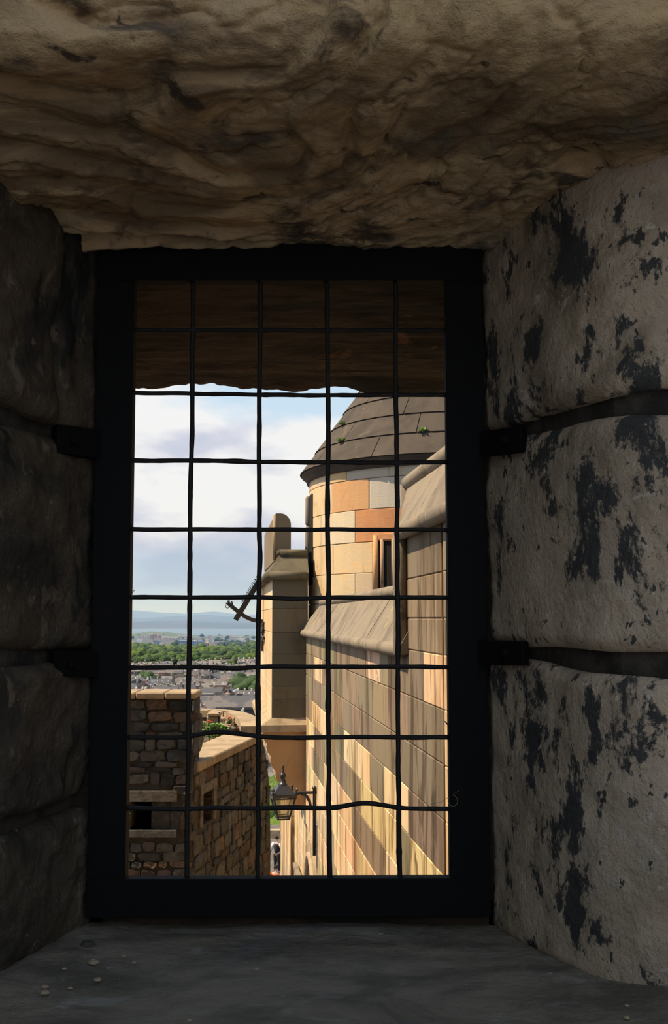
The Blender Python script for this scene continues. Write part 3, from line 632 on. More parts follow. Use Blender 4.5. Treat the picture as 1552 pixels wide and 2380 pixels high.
# weeds in the roof joints
def tuft(p, size, label, nl=26, m=M['plant']):
    k = MB()
    for _ in range(nl):
        a = rnd.uniform(0, 6.28); e = rnd.uniform(.2, 1.3); L_ = size * rnd.uniform(.5, 1); d = Vector((math.cos(a) * math.cos(e), math.sin(a) * math.cos(e), math.sin(e))); s_ = d.cross(Vector((0, 0, 1))).normalized() * size * .14
        b = Vector((rnd.uniform(-.3, .3), rnd.uniform(-.3, .3), 0)) * size
        k.add([b, b + d * L_ * .5 + s_, b + d * L_, b + d * L_ * .5 - s_], [[0, 1, 2, 3]])
    o = k.build('weed_tuft', m); o.location = p; return tag(o, label, 'weed')
for px, py, i, lab in ((801, 990, 2, 'upper green weed tuft growing in the left of the cone roof joints'), (797, 1022, 1, 'lower green weed tuft near the left edge of the cone roof'), (988, 1003, 1, 'green weed tuft casting a shadow at the right of the cone roof')):
    z_ = zr_[i] if i < len(zr_) else zr_[-1]; a = ang(px, z_); tuft(Vector(fc(a, z_ + .0, .05)), .13, lab, 40)

# ================================================================== SQUARE CORBELLED TURRET
tt_ = thing('square_turret', 'square sandstone turret corbelled out from the wall, shaded face with sunlit left side', 'turret')
T1 = onQ(711, 1500, QW)[0]; QT = onT(632, 1500, T1)[0]; T2 = T1 + 6.3
zt = lambda py, t=T1, px=670: onT(px, py, t)[1]
zS1, zS0 = zt(1342), zt(1690)
k = MB(); k.box((T1 + .03, QT + .03, zS0), (T2, QW + .05, zS1), lambda t, q, z: W(t, q, z)); k.build('backing', M['joint'], tt_)
hs = [zS0, zt(1625), zt(1595), zt(1520), zt(1470), zt(1415), zt(1342)]
for a, b in zip(hs[:-1], hs[1:]):
    c = rnd.choice([(.17, .135, .085), (.145, .12, .08), (.20, .15, .09), (.13, .11, .075)])  # darker colours put extra shade into the camera-facing stones
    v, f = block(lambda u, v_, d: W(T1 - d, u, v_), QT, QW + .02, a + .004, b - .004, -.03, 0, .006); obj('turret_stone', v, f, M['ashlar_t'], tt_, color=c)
    e = [T1 + .03, T1 + 1.4 + rnd.uniform(0, 1), T1 + 4, T2]
    for x0, x1 in zip(e[:-1], e[1:]):
        v, f = block(lambda u, v_, d: W(u, QT - d, v_), x0 + .004, x1 - .004, a + .004, b - .004, -.03, 0, .006); obj('turret_stone', v, f, M['ashlar_t'], tt_, color=rnd.choice(pal))
# string around the turret, weathering and top roll
ql = onT(624, 1340, T1)[0]; pj = QT - ql
z1_ = zt(1338); z2_ = zt(1287); qu = onT(650, 1287, T1 + .4)[0]; zu = zt(1286, T1 + .4)
k = MB(); a = [(ql, T1 - pj), (QW + .05, T1 - pj), (QW + .05, T2 + pj), (ql, T2 + pj)]; b = [(qu, T1 + .4), (QW + .05, T1 + .4), (QW + .05, T2 - .4), (qu, T2 - .4)]
k.hexa([W(t, q, z1_ + .05) for q, t in a] + [W(t, q, zu) for q, t in b]); k.build('weathering_cap', M['coping_dark'], tt_)
k = MB(); k.box((T1 - pj, ql, z1_ - .07), (T2 + pj, QW + .05, z1_ + .05), lambda t, q, z: W(t, q, z)); k.build('string_band', M['coping_dark'], tt_)
k = MB(); k.tube([W(T1 - pj, QW, z1_ - .0), W(T1 - pj, ql + .01, z1_)], .085, 12); k.build('roll_moulding', M['coping_dark'], tt_, True)
k = MB(); k.tube([W(T1 - pj - .02, ql, z1_ - .02), W(T2 + pj, ql, z1_ - .02)], .095, 12); k.build('roll_moulding', M['coping_dark'], tt_, True)
k = MB(); k.tube([W(T1 + .35, QW + .05, zu), W(T1 + .35, qu, zu)], .08, 12); k.build('roll_moulding', M['coping_dark'], tt_, True)
k = MB(); k.tube([W(T1 + .35, qu, zu), W(T2 - .4, qu, zu)], .08, 12); k.build('roll_moulding', M['coping_dark'], tt_, True)
# rounded merlon on top
Tm = T1 + .55; qa, za_ = onT(638, 1193, Tm); qb, _ = onT(676, 1230, Tm); zb_ = zu - .15
pf = [(qa, zb_), (qa, za_ - .05), (qa + .03, za_)]
rr = (qb - qa) * .62; 
for i in range(9):
    a = math.pi / 2 * i / 8; pf.append((qb - rr + rr * math.sin(a), za_ - rr * 1.15 + rr * 1.15 * math.cos(a)))
pf.append((qb, zb_)); k = MB(); Tm2 = T2 - .3
k.prism(pf, Tm, Tm2, lambda t, q, z: W(t, q, z)); k.build('merlon', M['ashlar_t'], tt_, color=(.20, .155, .10))
k = MB(); k.tube([W(Tm + .01, qa - .0, zb_ + .0), W(Tm + .01, qa, za_ - .04)], .035, 8); k.build('merlon_roll', M['ashlar_t'], tt_, True, color=(.34, .26, .16))
# base slab and corbels
zb1 = zt(1684); zb0 = zt(1700); qsl = onT(607, 1690, T1 - .12)[0]
k = MB(); k.hexa([W(T1 - .12, qsl, zb0), W(T1 - .12, QW, zb0), W(T2 + .1, QW, zb0), W(T2 + .1, qsl, zb0), W(T1 - .12, qsl, zb1), W(T1 - .12, QW, zb1), W(T2 + .1, QW, zb1), W(T2 + .1, qsl, zb1)]); k.build('base_slab', M['coping_light'], tt_)
k = MB(); k.hexa([W(T1 - .11, qsl + .01, zb1), W(T1 - .11, QW, zb1), W(T2 + .09, QW, zb1), W(T2 + .09, qsl + .01, zb1), W(T1 - .0, QT - .0, zt(1668)), W(T1, QW, zt(1668)), W(T2, QW, zt(1668)), W(T2, QT, zt(1668))]); k.build('base_slope', M['coping_light'], tt_)
steps = [(1700, 1728, 612), (1728, 1756, 620), (1756, 1790, 629), (1790, 1822, 641), (1822, 1850, 656), (1850, 1872, 672)]
for i, (ya, yb, px) in enumerate(steps):
    q0 = onT(px, (ya + yb) / 2, T1)[0]; za2, zb2 = zt(ya), zt(yb)
    pf = [(QW + .05, za2), (q0, za2), (q0 - .01, za2 - (za2 - zb2) * .25), (q0 + .02, za2 - (za2 - zb2) * .75), (q0 + .09, zb2), (QW + .05, zb2)]
    k = MB(); k.prism(pf, T1, T1 + .45, lambda t, q, z: W(t, q, z)); k.build('corbel_course', M['ashlar_t'], tt_, color=(.42, .25, .12))
    for j in range(5):
        tA = T1 + .75 + j * 1.05
        k = MB(); k.prism(pf, tA, tA + .62, lambda t, q, z: W(t, q, z)); k.build('corbel', M['ashlar_t'], tt_, color=(.62, .48, .31))
    k = MB(); k.prism([(QW + .05, za2), (q0 + .16, za2), (q0 + .16, zb2), (QW + .05, zb2)], T1 + .3, T2, lambda t, q, z: W(t, q, z)); k.build('corbel_backing', M['joint'], tt_)
# buttress under the turret
bt = bpy.data.objects.new('wall_buttress', None); C.objects.link(bt); bt.parent = cw
TB = onQ(684, 1960, QW)[0]; QB = onT(675, 1960, TB)[0]; TB2 = onQ(651, 1960, QB)[0]
zz = zt(1850); 
while zz > -12.3:
    z2 = max(zz - rnd.uniform(.7, 1.3), -12.4); v, f = block(lambda u, v_, d: W(u, QB - d, v_), TB, TB2, z2 + .004, zz - .004, -(QW - QB) - .02, 0, .006); obj('buttress_stone', v, f, M['ashlar'], bt, color=rnd.choice(pal)); zz = z2
# low lean-to block with slanted slab beside the buttress
ln = thing('slanted_stone_cap', 'grey slanted stone cap on a low block against the wall foot', 'stone cap')
q1, z1 = onT(681, 2004, 23.2); q2, z2 = onT(703, 2042, 21.4)
k = MB(); a0 = onT(680, 2004, 23.2); b0 = onT(692, 2046, 21.0); a1 = onT(690, 2004, 23.2); b1 = onT(703, 2046, 21.0)
k.hexa([W(21.0, b0[0], b0[1] - .08), W(21.0, b1[0], b1[1] - .08), W(23.2, a1[0], a1[1] - .08), W(23.2, a0[0], a0[1] - .08), W(21.0, b0[0], b0[1]), W(21.0, b1[0], b1[1]), W(23.2, a1[0], a1[1]), W(23.2, a0[0], a0[1])]); k.build('cap_slab', M['coping'], ln)
k = MB(); k.hexa([W(21.0, b0[0] + .03, -12.4), W(21.0, QW, -12.4), W(23.2, QW, -12.4), W(23.2, a0[0] + .03, -12.4), W(21.0, b0[0] + .03, b0[1] - .08), W(21.0, QW, b0[1] - .08), W(23.2, QW, a0[1] - .08), W(23.2, a0[0] + .03, a0[1] - .08)]); k.build('block', M['coping_light'], ln)

# iron bracket arm on the turret side
TI = onQ(612, 1443, QT)[0]
ia = thing('iron_bracket_arm', 'black iron bracket arm with curved brace sticking out left from the square turret', 'wall bracket')
pI = lambda x, y, t=TI: W(t, *onT(x, y, t))
def beam(pts, wpx, name, d=.09):
    k = MB(); hw = wpx / 2 / FP * TI
    pp = [pI(*p) for p in pts]
    for a, b in zip(pp[:-1], pp[1:]):
        dd_ = (b - a).normalized(); nrm = dd_.cross(dB).normalized() * hw
        k.hexa([a - nrm - dB * d, a + nrm - dB * d, a + nrm + dB * d, a - nrm + dB * d, b - nrm - dB * d, b + nrm - dB * d, b + nrm + dB * d, b - nrm + dB * d])
    return k.build(name, M['iron_out'], ia)
bm = beam([(606, 1344), (547, 1441)], 12, 'beam')
for i in range(22):
    f_ = .05 + i / 22 * .62; x, y = 606 + (547 - 606) * f_, 1344 + (1441 - 1344) * f_
    k = MB(); k.tube([pI(x - 4, y - 3), pI(x - 8 - rnd.uniform(0, 3), y - 8 + rnd.uniform(-2, 2))], .008, 4); k.build('spike', M['iron_out'], bm)
beam([(530, 1402), (539, 1410), (549, 1418), (559, 1426), (571, 1434), (584, 1440), (597, 1443), (613, 1444)], 9, 'curved_brace', .12)
k = MB(); pts = [pI(528 + 5 * math.cos(a) * (1 - a / 12), 1409 + 5 * math.sin(a) * (1 - a / 12)) for a in np.linspace(-2.2, 5.4, 22)]; k.tube(pts, .009, 5); k.build('scroll', M['iron_out'], ia, True)
for (x0, y0, x1, y1) in ((528, 1396, 536, 1403), (533, 1394, 528, 1405), (538, 1397, 541, 1408), (525, 1402, 534, 1399)):
    k = MB(); k.tube([pI(x0, y0), pI(x1, y1)], .018, 5); k.build('prong', M['iron_out'], ia)
fI = lambda x, y: (lambda tz: W(tz[0], QT - .04, tz[1]))(onQ(x, y, QT - .04))
k = MB()
for a, b in (((612, 1446), (609, 1512)), ((607, 1448), (609, 1512)), ((612, 1458), (606.5, 1472)), ((606.5, 1472), (612, 1482)), ((612, 1482), (607.5, 1495))): k.tube([fI(*a), fI(*b)], .03, 5)
k.build('wall_strut', M['iron_out'], ia)

# ================================================================== LANTERN
ln = thing('wall_lantern', 'black iron wall lantern with finial and four sided glass on a scroll bracket', 'lantern')
TLN = 19.6; qc = onT(657, 1850, TLN)[0]; zl = lambda y: onT(657, y, TLN)[1]; wl = lambda px: px / FP * TLN
oL = W(TLN, qc, 0)
def rotz(v): c, s_ = math.cos(BE + .12), math.sin(BE + .12); return Vector((v[0] * c - v[1] * s_, v[0] * s_ + v[1] * c, v[2])) + oL
def sq(h0, z0, h1, z1, name, m, par=ln, inset=0):
    k = MB(); k.hexa([rotz((a * h0, b * h0, z0)) for a, b in ((-1, -1), (1, -1), (1, 1), (-1, 1))] + [rotz((a * h1, b * h1, z1)) for a, b in ((-1, -1), (1, -1), (1, 1), (-1, 1))]); return k.build(name, m, par)
hT, hB, hR_ = wl(25), wl(12.5), wl(27)
rf = sq(hR_, zl(1843), wl(9), zl(1823), 'roof', M['iron_out']); sq(hR_ + .01, zl(1850), hR_ + .01, zl(1843), 'roof_rim', M['iron_out'])
k = MB(); zf = lambda y: zl(y); k.lathe([(wl(11), zf(1826)), (wl(11), zf(1822)), (wl(8), zf(1820)), (wl(6), zf(1812)), (wl(5), zf(1809)), (wl(7.5), zf(1806)), (wl(8), zf(1801)), (wl(5), zf(1797)), (wl(3.4), zf(1795)), (wl(4), zf(1792)), (wl(1.6), zf(1790)), (wl(2.6), zf(1785)), (wl(1.6), zf(1780)), (.004, zf(1777))], oL, 14); k.build('finial', M['iron_out'], ln, True)
for a, b in ((-1, -1), (1, -1), (1, 1), (-1, 1)):
    k = MB(); k.tube([rotz((a * hT, b * hT, zl(1850))), rotz((a * hB, b * hB, zl(1902)))], .018, 6); k.build('corner_bar', M['iron_out'], ln)
    k = MB(); p = rotz((a * hR_, b * hR_, zl(1843))); k.tube([p, p + Vector((0, 0, .05)), p + Vector((0, 0, .08)), p + Vector((0, 0, .12))], [.03, .012, .035, .008], 8); k.build('corner_knob', M['iron_out'], ln, True)
for (h, y) in ((hT + .005, 1853), (hB + .004, 1902), (hB + (hT - hB) * .12, 1896)):
    k = MB(); c4 = [rotz((a * h, b * h, zl(y))) for a, b in ((-1, -1), (1, -1), (1, 1), (-1, 1))]
    for i in range(4): k.tube([c4[i], c4[(i + 1) % 4]], .016, 6)
    k.build('glazing_rail', M['iron_out'], ln)
for i in range(4):
    cs = ((-1, -1), (1, -1), (1, 1), (-1, 1)); a, b = cs[i], cs[(i + 1) % 4]; k = MB(); t_ = .985
    o4 = [rotz((a[0] * hT, a[1] * hT, zl(1851))), rotz((b[0] * hT, b[1] * hT, zl(1851))), rotz((b[0] * hB, b[1] * hB, zl(1902))), rotz((a[0] * hB, a[1] * hB, zl(1902)))]
    i4 = [rotz((a[0] * hT * t_, a[1] * hT * t_, zl(1851))), rotz((b[0] * hT * t_, b[1] * hT * t_, zl(1851))), rotz((b[0] * hB * t_, b[1] * hB * t_, zl(1902))), rotz((a[0] * hB * t_, a[1] * hB * t_, zl(1902)))]
    k.hexa(o4 + i4); k.build('glass_pane', M['glass'], ln)
qn = lambda x, y: W(TLN, *onT(x, y, TLN))
k = MB(); k.tube([qn(684, 1848), qn(700, 1842), qn(718, 1842), W(TLN, QW + .01, onT(722, 1842, TLN)[1])], [.02, .03, .028, .03], 8); k.build('bracket_arm', M['iron_out'], ln, True)
k = MB(); k.tube([qn(700, 1846), qn(706, 1846), qn(713, 1851), qn(719, 1862), qn(722, 1876)], .028, 8); k.build('bracket_scroll', M['iron_out'], ln, True)
k = MB(); qq = onT(723, 1830, TLN); k.tube([W(TLN, QW - .04, zl(1828)), W(TLN, QW - .04, zl(1832)), W(TLN, QW - .04, zl(1836)), W(TLN, QW - .04, zl(1990))], [.02, .05, .03, .03], 8); k.build('wall_bar', M['iron_out'], ln, True)

# ================================================================== RUBBLE WALLS AT THE LEFT
tpl = []
for i in range(12):
    n_ = 11; v = []
    for ring, (s_, d) in enumerate(((1.0, 0), (1.0, .7), (.88, 1.0))):
        for j in range(n_):
            a = 2 * math.pi * j / n_; ca, sa = math.cos(a), math.sin(a); e = 1 / max(abs(ca) ** 6 + abs(sa) ** 6, 1e-6) ** (1 / 6)
            rr = e * .5 * (1.03 - .20 * random.Random(i * 31 + j).random()); v.append((ca * rr * s_, sa * rr * s_, d * (1 + .25 * random.Random(i * 7 + j + ring * 99).uniform(-1, 1) * (ring == 2))))
    f = [[r_ * n_ + j, r_ * n_ + (j + 1) % n_, (r_ + 1) * n_ + (j + 1) % n_, (r_ + 1) * n_ + j] for r_ in (0, 1) for j in range(n_)] + [list(range(2 * n_, 3 * n_))]
    tpl.append(mesh('rubble_stone', v, f, M['rubble']))
rub = [(.115, .115, .105), (.09, .095, .092), (.14, .135, .12), (.17, .12, .088), (.14, .115, .105), (.062, .067, .068), (.12, .12, .11), (.15, .142, .128), (.088, .095, .097), (.08, .088, .09)]
def rubble(parent, org, ux, nrm, Lx, z0, z1, sw, sh, limit=290, skip=(), lim=None):
    zc_ = z1; cnt = 0
    while zc_ > z0 + .02:
        h = sh * rnd.uniform(.6, 1.45); h = min(h, zc_ - z0); x = rnd.uniform(-.1, 0)
        while x < Lx:
            w_ = sw * rnd.uniform(.55, 1.9); h2 = h * rnd.uniform(.8, 1.25); cx_, cz_ = x + w_ / 2, zc_ - h / 2 + rnd.uniform(-.01, .01)
            bad = any(a - w_ * .35 < cx_ < b + w_ * .35 and c - h * .4 < cz_ < d + h * .4 for a, b, c, d in skip) or cx_ + w_ * .4 > Lx + .05 or cx_ - w_ * .3 < -.05 or (lim and cx_ + w_ * .45 > lim(cz_))
            if not bad and cnt < limit:
                o = bpy.data.objects.new('rubble_stone', rnd.choice(tpl)); C.objects.link(o); o.parent = parent
                uz = Vector((0, 0, 1)); a = rnd.uniform(-.08, .08); u2 = ux * math.cos(a) + uz * math.sin(a); z2 = uz * math.cos(a) - ux * math.sin(a)
                m_ = Matrix.Identity(4); dep = rnd.uniform(.010, .026)
                for r_ in range(3): m_[r_][0] = u2[r_] * w_ * .97; m_[r_][1] = z2[r_] * h2 * .95; m_[r_][2] = nrm[r_] * dep; m_[r_][3] = (org + ux * cx_)[r_] + (cz_ if r_ == 2 else 0)
                o.matrix_world = m_; c = rnd.choice(rub); kf = rnd.uniform(.7, 1.25); o.color = (c[0] * kf, c[1] * kf, c[2] * kf, 1); cnt += 1
            x += w_
        zc_ -= h
    return cnt
YL = 9.0
XR = P(448, 1700, YL).x; ZTL = P(380, 1624, YL).z; ZCT = P(380, 1608, YL).z
lt = thing('rubble_tower', 'dark rubble stone wall block with pale coping at lower left, wide recess in it', 'wall block')
XL_ = -4.0; DL = .46
rc = [P(303, 1862, YL), P(397, 1928, YL)]
k = MB(); 
for (a, b) in (((XL_, ZTL), (rc[0].x, -12.4)), ((rc[1].x, ZTL), (XR, -12.4)), ((rc[0].x, ZTL), (rc[1].x, rc[0].z)), ((rc[0].x, rc[1].z), (rc[1].x, -12.4))): k.box((a[0], YL, b[1]), (b[0], YL + DL, a[1]))
k.box((rc[0].x, YL + .35, rc[1].z), (rc[1].x, YL + DL, rc[0].z)); k.build('mortar', M['mortar'], lt)
k = MB(); k.box((rc[0].x - .05, YL - .03, rc[0].z), (rc[1].x + .05, YL + .3, rc[0].z + .09)); k.build('recess_lintel', M['rubble'], lt, color=(.2, .18, .15))
k = MB(); k.box((rc[0].x - .05, YL - .03, rc[1].z - .06), (rc[1].x + .05, YL + .3, rc[1].z)); k.build('recess_sill', M['rubble'], lt, color=(.15, .145, .13))
rubble(lt, Vector((-1.95, YL, 0)), Vector((1, 0, 0)), Vector((0, -1, 0)), XR + 1.95, -2.36, ZTL, .135, .078, 300, [(rc[0].x + 1.95, rc[1].x + 1.95, rc[1].z - .05, rc[0].z + .08)])
rubble(lt, Vector((XR, YL, 0)), Vector((0, 1, 0)), Vector((1, 0, 0)), DL, -1.35, ZTL, .22, .15, 40)
k = MB()      # stones of the part hidden behind the window jamb, joined
zc_ = ZTL
while zc_ > -2.4:
    h = rnd.uniform(.06, .11); x = XL_
    while x < -1.97:
        w_ = rnd.uniform(.08, .22); k.cbox((x + .006, YL - rnd.uniform(.01, .025), zc_ - h + .006), (min(x + w_, -1.96) - .006, YL + .02, zc_ - .006), .008); x += w_
    zc_ -= h
o = k.build('rubble_facing', M['rubble'], lt, color=(.115, .11, .10)); o['kind'] = 'stuff'
cxs = [XL_, -3.3, -2.7, -2.15, -1.7, -1.45, XR + .03]
for a, b in zip(cxs[:-1], cxs[1:]):
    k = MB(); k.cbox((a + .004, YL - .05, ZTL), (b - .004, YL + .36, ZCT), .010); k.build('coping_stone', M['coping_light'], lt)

Apt = P(443, 1788, YL); ztop = P(462, 1768, YL + .02).z
zW = -1.245
def atz(px, py, z): r = ray(px, py); return r * (z / r.z)
A_ = atz(462, 1770, zW); B_ = atz(604, 1704, zW)
ux = (B_ - A_); ux.z = 0; LW = ux.length; ux.normalize(); nr = Vector((ux.y, -ux.x, 0))
if nr.y > 0: nr = -nr
A0 = A_ - ux * .11; LW += .11
rw = thing('rubble_wall', 'long shadowed rubble wall with sunlit coping running beneath the garden', 'wall')
def RW(a, d, z): p = A0 + ux * a - nr * d; return Vector((p.x, p.y, z))
sl = [atz(467, 1842, 1)] 
def onRW(px, py):
    r = ray(px, py); kq = (A0.dot(nr)) / r.dot(nr); p = r * kq; return (p - A0).dot(ux), p.z
s0, s1 = onRW(468, 1845), onRW(491, 1905)
bat = lambda z: .56 * (1 - math.exp(-max(0, zW - z) / .38))      # the end of the wall curves outwards as it goes down
k = MB()
def bx4(a0, a1, z0, z1, d0=0, d1=.35):
    e0 = lambda z: a1 + (bat(z) if a1 >= LW - .01 else 0)
    k.hexa([RW(a0, d0, z0), RW(e0(z0), d0, z0), RW(e0(z0), d1, z0), RW(a0, d1, z0), RW(a0, d0, z1), RW(e0(z1), d0, z1), RW(e0(z1), d1, z1), RW(a0, d1, z1)])
bx4(-.1, s0[0], -12.4, zW - .08); zl_ = [zW - .08, zW - .2, zW - .35, zW - .55, zW - .8, zW - 1.2, zW - 2, -12.4]
for z_a, z_b in zip(zl_[1:], zl_[:-1]): bx4(s1[0], LW, z_a, z_b)
bx4(s0[0], s1[0], s0[1], zW - .08); bx4(s0[0], s1[0], -12.4, s1[1]); k.build('mortar', M['mortar'], rw)
k = MB(); k.hexa([RW(s0[0], .25, s1[1]), RW(s1[0], .25, s1[1]), RW(s1[0], .34, s1[1]), RW(s0[0], .34, s1[1]), RW(s0[0], .25, s0[1]), RW(s1[0], .25, s0[1]), RW(s1[0], .34, s0[1]), RW(s0[0], .34, s0[1])]); k.build('slit_back', M['dark'], rw)
for (aa, bb) in ((s0[0] - .09, s0[0]), (s1[0], s1[0] + .1)):
    k = MB(); k.box((aa, -.02, s1[1]), (bb, .15, s0[1] + .04), lambda a, d, z: RW(a, d, z)); k.build('slit_jamb', M['rubble'], rw, color=(.19, .165, .13))
k = MB(); k.box((s0[0] - .1, -.025, s0[1]), (s1[0] + .1, .2, s0[1] + .08), lambda a, d, z: RW(a, d, z)); k.build('slit_head', M['rubble'], rw, color=(.2, .18, .15))
rubble(rw, Vector((A0.x, A0.y, 0)), ux, nr, LW + .8, -3.1, zW - .08, .175, .112, 300, [(s0[0] - .05, s1[0] + .05, s1[1], s0[1] + .06)], lambda z_: LW + bat(z_) + .02)
for i in range(4):
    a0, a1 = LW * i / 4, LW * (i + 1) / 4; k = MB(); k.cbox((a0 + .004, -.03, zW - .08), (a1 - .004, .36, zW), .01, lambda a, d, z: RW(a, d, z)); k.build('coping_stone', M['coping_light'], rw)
# the end of the wall curves up to the far parapet
# ---- garden terrace behind it
zp = zW + .03
cp = [atz(463, 1647, zp), atz(500, 1646, zp), atz(540, 1650, zp), atz(575, 1658, zp), atz(594, 1672, zp), atz(598, 1688, zp)]
gp = thing('garden_parapet', 'low curved sandstone parapet around the garden terrace', 'parapet')
cur, _ = spline([(-3.5, cp[0].y - .9), (-2.5, cp[0].y - .15)] + [(p.x, p.y) for p in cp], 22)
cp2 = [Vector((x, y, 0)) for x, y in cur]
for i in range(len(cp2) - 1):
    a, b = cp2[i], cp2[i + 1]; d = (b - a).normalized(); nn_ = Vector((-d.y, d.x, 0)); g_ = d * .004
    if nn_.y < 0: nn_ = -nn_
    if d.y < -.8: nn_ = Vector((1, 0, 0))
    k = MB(); k.hexa([x + Vector((0, 0, z)) for z in (zp - .09, zp) for x in (a - nn_ * .19 + g_, b - nn_ * .19 - g_, b + nn_ * .05 - g_, a + nn_ * .05 + g_)]); k.build('coping_stone', M['coping_light'], gp)
    k = MB(); k.hexa([x + Vector((0, 0, z)) for z in (-12.4, zp - .09) for x in (a - nn_ * .15, b - nn_ * .15, b + nn_ * .04, a + nn_ * .04)]); k.build('parapet_wall', M['coping'], gp)
k = MB(); zs_ = zW - .10
poly = [Vector((-3.6, YL + .5, 0)), Vector((A0.x - .2, A0.y + .38, 0)), B_ + Vector((-.08, .34, 0))] + [p - Vector((0, .3, 0)) for p in reversed(cp2)]
k.add([(p.x, p.y, zs_) for p in poly] + [(p.x, p.y, -12.3) for p in poly], [list(range(len(poly)))] + [[i, (i + 1) % len(poly), len(poly) + (i + 1) % len(poly), len(poly) + i] for i in range(len(poly))])
tag(k.build('garden_bed', M['soil']), 'brown soil bed of the small terrace garden', 'garden bed', kind='structure')
def at_bed(px, py): return atz(px, py, zs_)
# stone post
p = at_bed(494, 1706); k = MB(); hw = 13 / FP * p.y; top = P(494, 1657, p.y).z
post = thing('stone_post', 'squat square sandstone post standing in the terrace garden', 'post')
k.cbox((p.x - hw * 1.1, p.y - .01, zs_), (p.x + hw * 1.1, p.y + .2, top - .04), .012); k.build('shaft', M['coping_light'], post)
k = MB(); k.cbox((p.x - hw * 1.0, p.y - .03, top - .04), (p.x + hw * 1.3, p.y + .22, top), .01); k.build('cap', M['coping_light'], post)
k = MB(); p2 = P(508.5, 1690, p.y - .02); k.box((p2.x - .008, p2.y, zs_), (p2.x + .008, p2.y + .03, P(508, 1655, p.y).z)); tag(k.build('iron_stake', M['iron_out']), 'dark iron stake beside the square stone post', 'stake')
# rubble edging, sign and flowers
for (px, py, s_) in ((527, 1697, .10), (538, 1687, .12), (552, 1683, .08), (519, 1678, .09), (469, 1688, .09), (545, 1700, .08)):
    s_ *= .75; q = at_bed(px, py); o = bpy.data.objects.new('garden_rock', tpl[rnd.randrange(12)]); C.objects.link(o); o.location = q; o.scale = (s_ * 1.7, s_ * 1.3, s_ * .9); o.color = (.42, .30, .22, 1) if s_ > .067 else (.22, .18, .15, 1)
    tag(o, 'rough rock lying in the terrace flower bed', 'rock', 'rocks in the flower bed')
q = at_bed(564, 1692); sg = thing('small_sign', 'small tilted grey label board on a stake in the garden', 'sign')
k = MB(); a = P(562, 1667, q.y); b = P(571, 1668, q.y); c = P(569, 1681, q.y); d = P(560, 1680, q.y); e = Vector((0, .015, 0)); k.hexa([d, c, c + e, d + e, a, b, b + e, a + e]); k.build('board', M['silver'], sg)
k = MB(); k.tube([P(565, 1681, q.y) + e, Vector((q.x, q.y, zs_))], .006, 5); k.build('stake', M['iron_out'], sg)
def plant(px, py, topy, nst, label, flower=None, sp=.06):
    q = at_bed(px, py); th_ = thing('garden_plant', label, 'plant', loc=q); H = P(px, topy, q.y).z - zs_
    for s_ in range(nst):
        bx_, by_ = rnd.uniform(-sp, sp), rnd.uniform(-sp, sp); h = H * rnd.uniform(.7, 1.05); k = MB(); k.tube([(bx_, by_, 0), (bx_ * 1.3, by_ * 1.3, h)], .005, 4); st_ = k.build('stem', M['plant'], th_)
        k = MB()
        for j in range(34):
            z_ = h * (.25 + .75 * j / 34); a = rnd.uniform(0, 6.28); L_ = rnd.uniform(.028, .05); d = Vector((math.cos(a), math.sin(a), rnd.uniform(.1, .7))).normalized(); s2 = d.cross(Vector((0, 0, 1))).normalized() * L_ * .38; b_ = Vector((bx_ * (1 + .3 * z_ / h), by_ * (1 + .3 * z_ / h), z_))
            k.add([b_, b_ + d * L_ * .5 + s2, b_ + d * L_, b_ + d * L_ * .5 - s2], [[0, 1, 2, 3]])
        o = k.build('leaves', M['plant'], th_); o['kind'] = 'stuff'
        if flower and s_ < 2:
            k = MB(); c_ = Vector((bx_ * 1.3, by_ * 1.3, h + .01))
            for j in range(7):
                a = j * .9; d = Vector((math.cos(a), math.sin(a), .5)) * .028; s2 = Vector((-math.sin(a), math.cos(a), 0)) * .018; k.add([c_, c_ + d * .6 + s2, c_ + d, c_ + d * .6 - s2], [[0, 1, 2, 3]])
            k.build('flower', flower, th_)
plant(470, 1712, 1678, 6, 'leafy rose plant with red buds beside the rubble wall block', M['petal_red']); plant(482, 1722, 1700, 6, 'low leafy plant with cream buds in the front of the bed', M['petal_white'], .12)
plant(499, 1716, 1683, 5, 'leafy green plant in front of the stone post'); plant(515, 1712, 1683, 5, 'leafy green plant just right of the iron stake', None, .06)
plant(536, 1690, 1672, 2, 'bright red flower in the middle of the garden bed', M['petal_red'], .03); plant(552, 1692, 1681, 4, 'small grey green plant left of the label board', None, .07)

# ================================================================== STREET, PARAPET, PEOPLE
k = MB(); k.box((-20, 2.0, -13.2), (12, 64, -12.4)); struct(k.build('street', M['street']), 'paved castle street far below the window', 'street')
k = MB(); zpp = P(640, 1930, 60).z; k.box((-20, 60, -12.4), (12, 60.5, zpp)); tag(k.build('street_parapet', M['coping_light']), 'low sandstone parapet at the end of the street', 'parapet', kind='structure')
def skin_mesh(name, J, E, m, parent, sub=1):
    me = bpy.data.meshes.new(name); me.from_pydata([j[0] for j in J], E, []); me.materials.append(m); o = link(name, me, parent)
    md = o.modifiers.new('skin', 'SKIN'); md.use_smooth_shade = True
    for i, j in enumerate(J): me.skin_vertices[0].data[i].radius = (j[1], j[2] if len(j) > 2 else j[1])
    me.skin_vertices[0].data[0].use_root = True; s_ = o.modifiers.new('sub', 'SUBSURF'); s_.levels = s_.render_levels = sub; return o
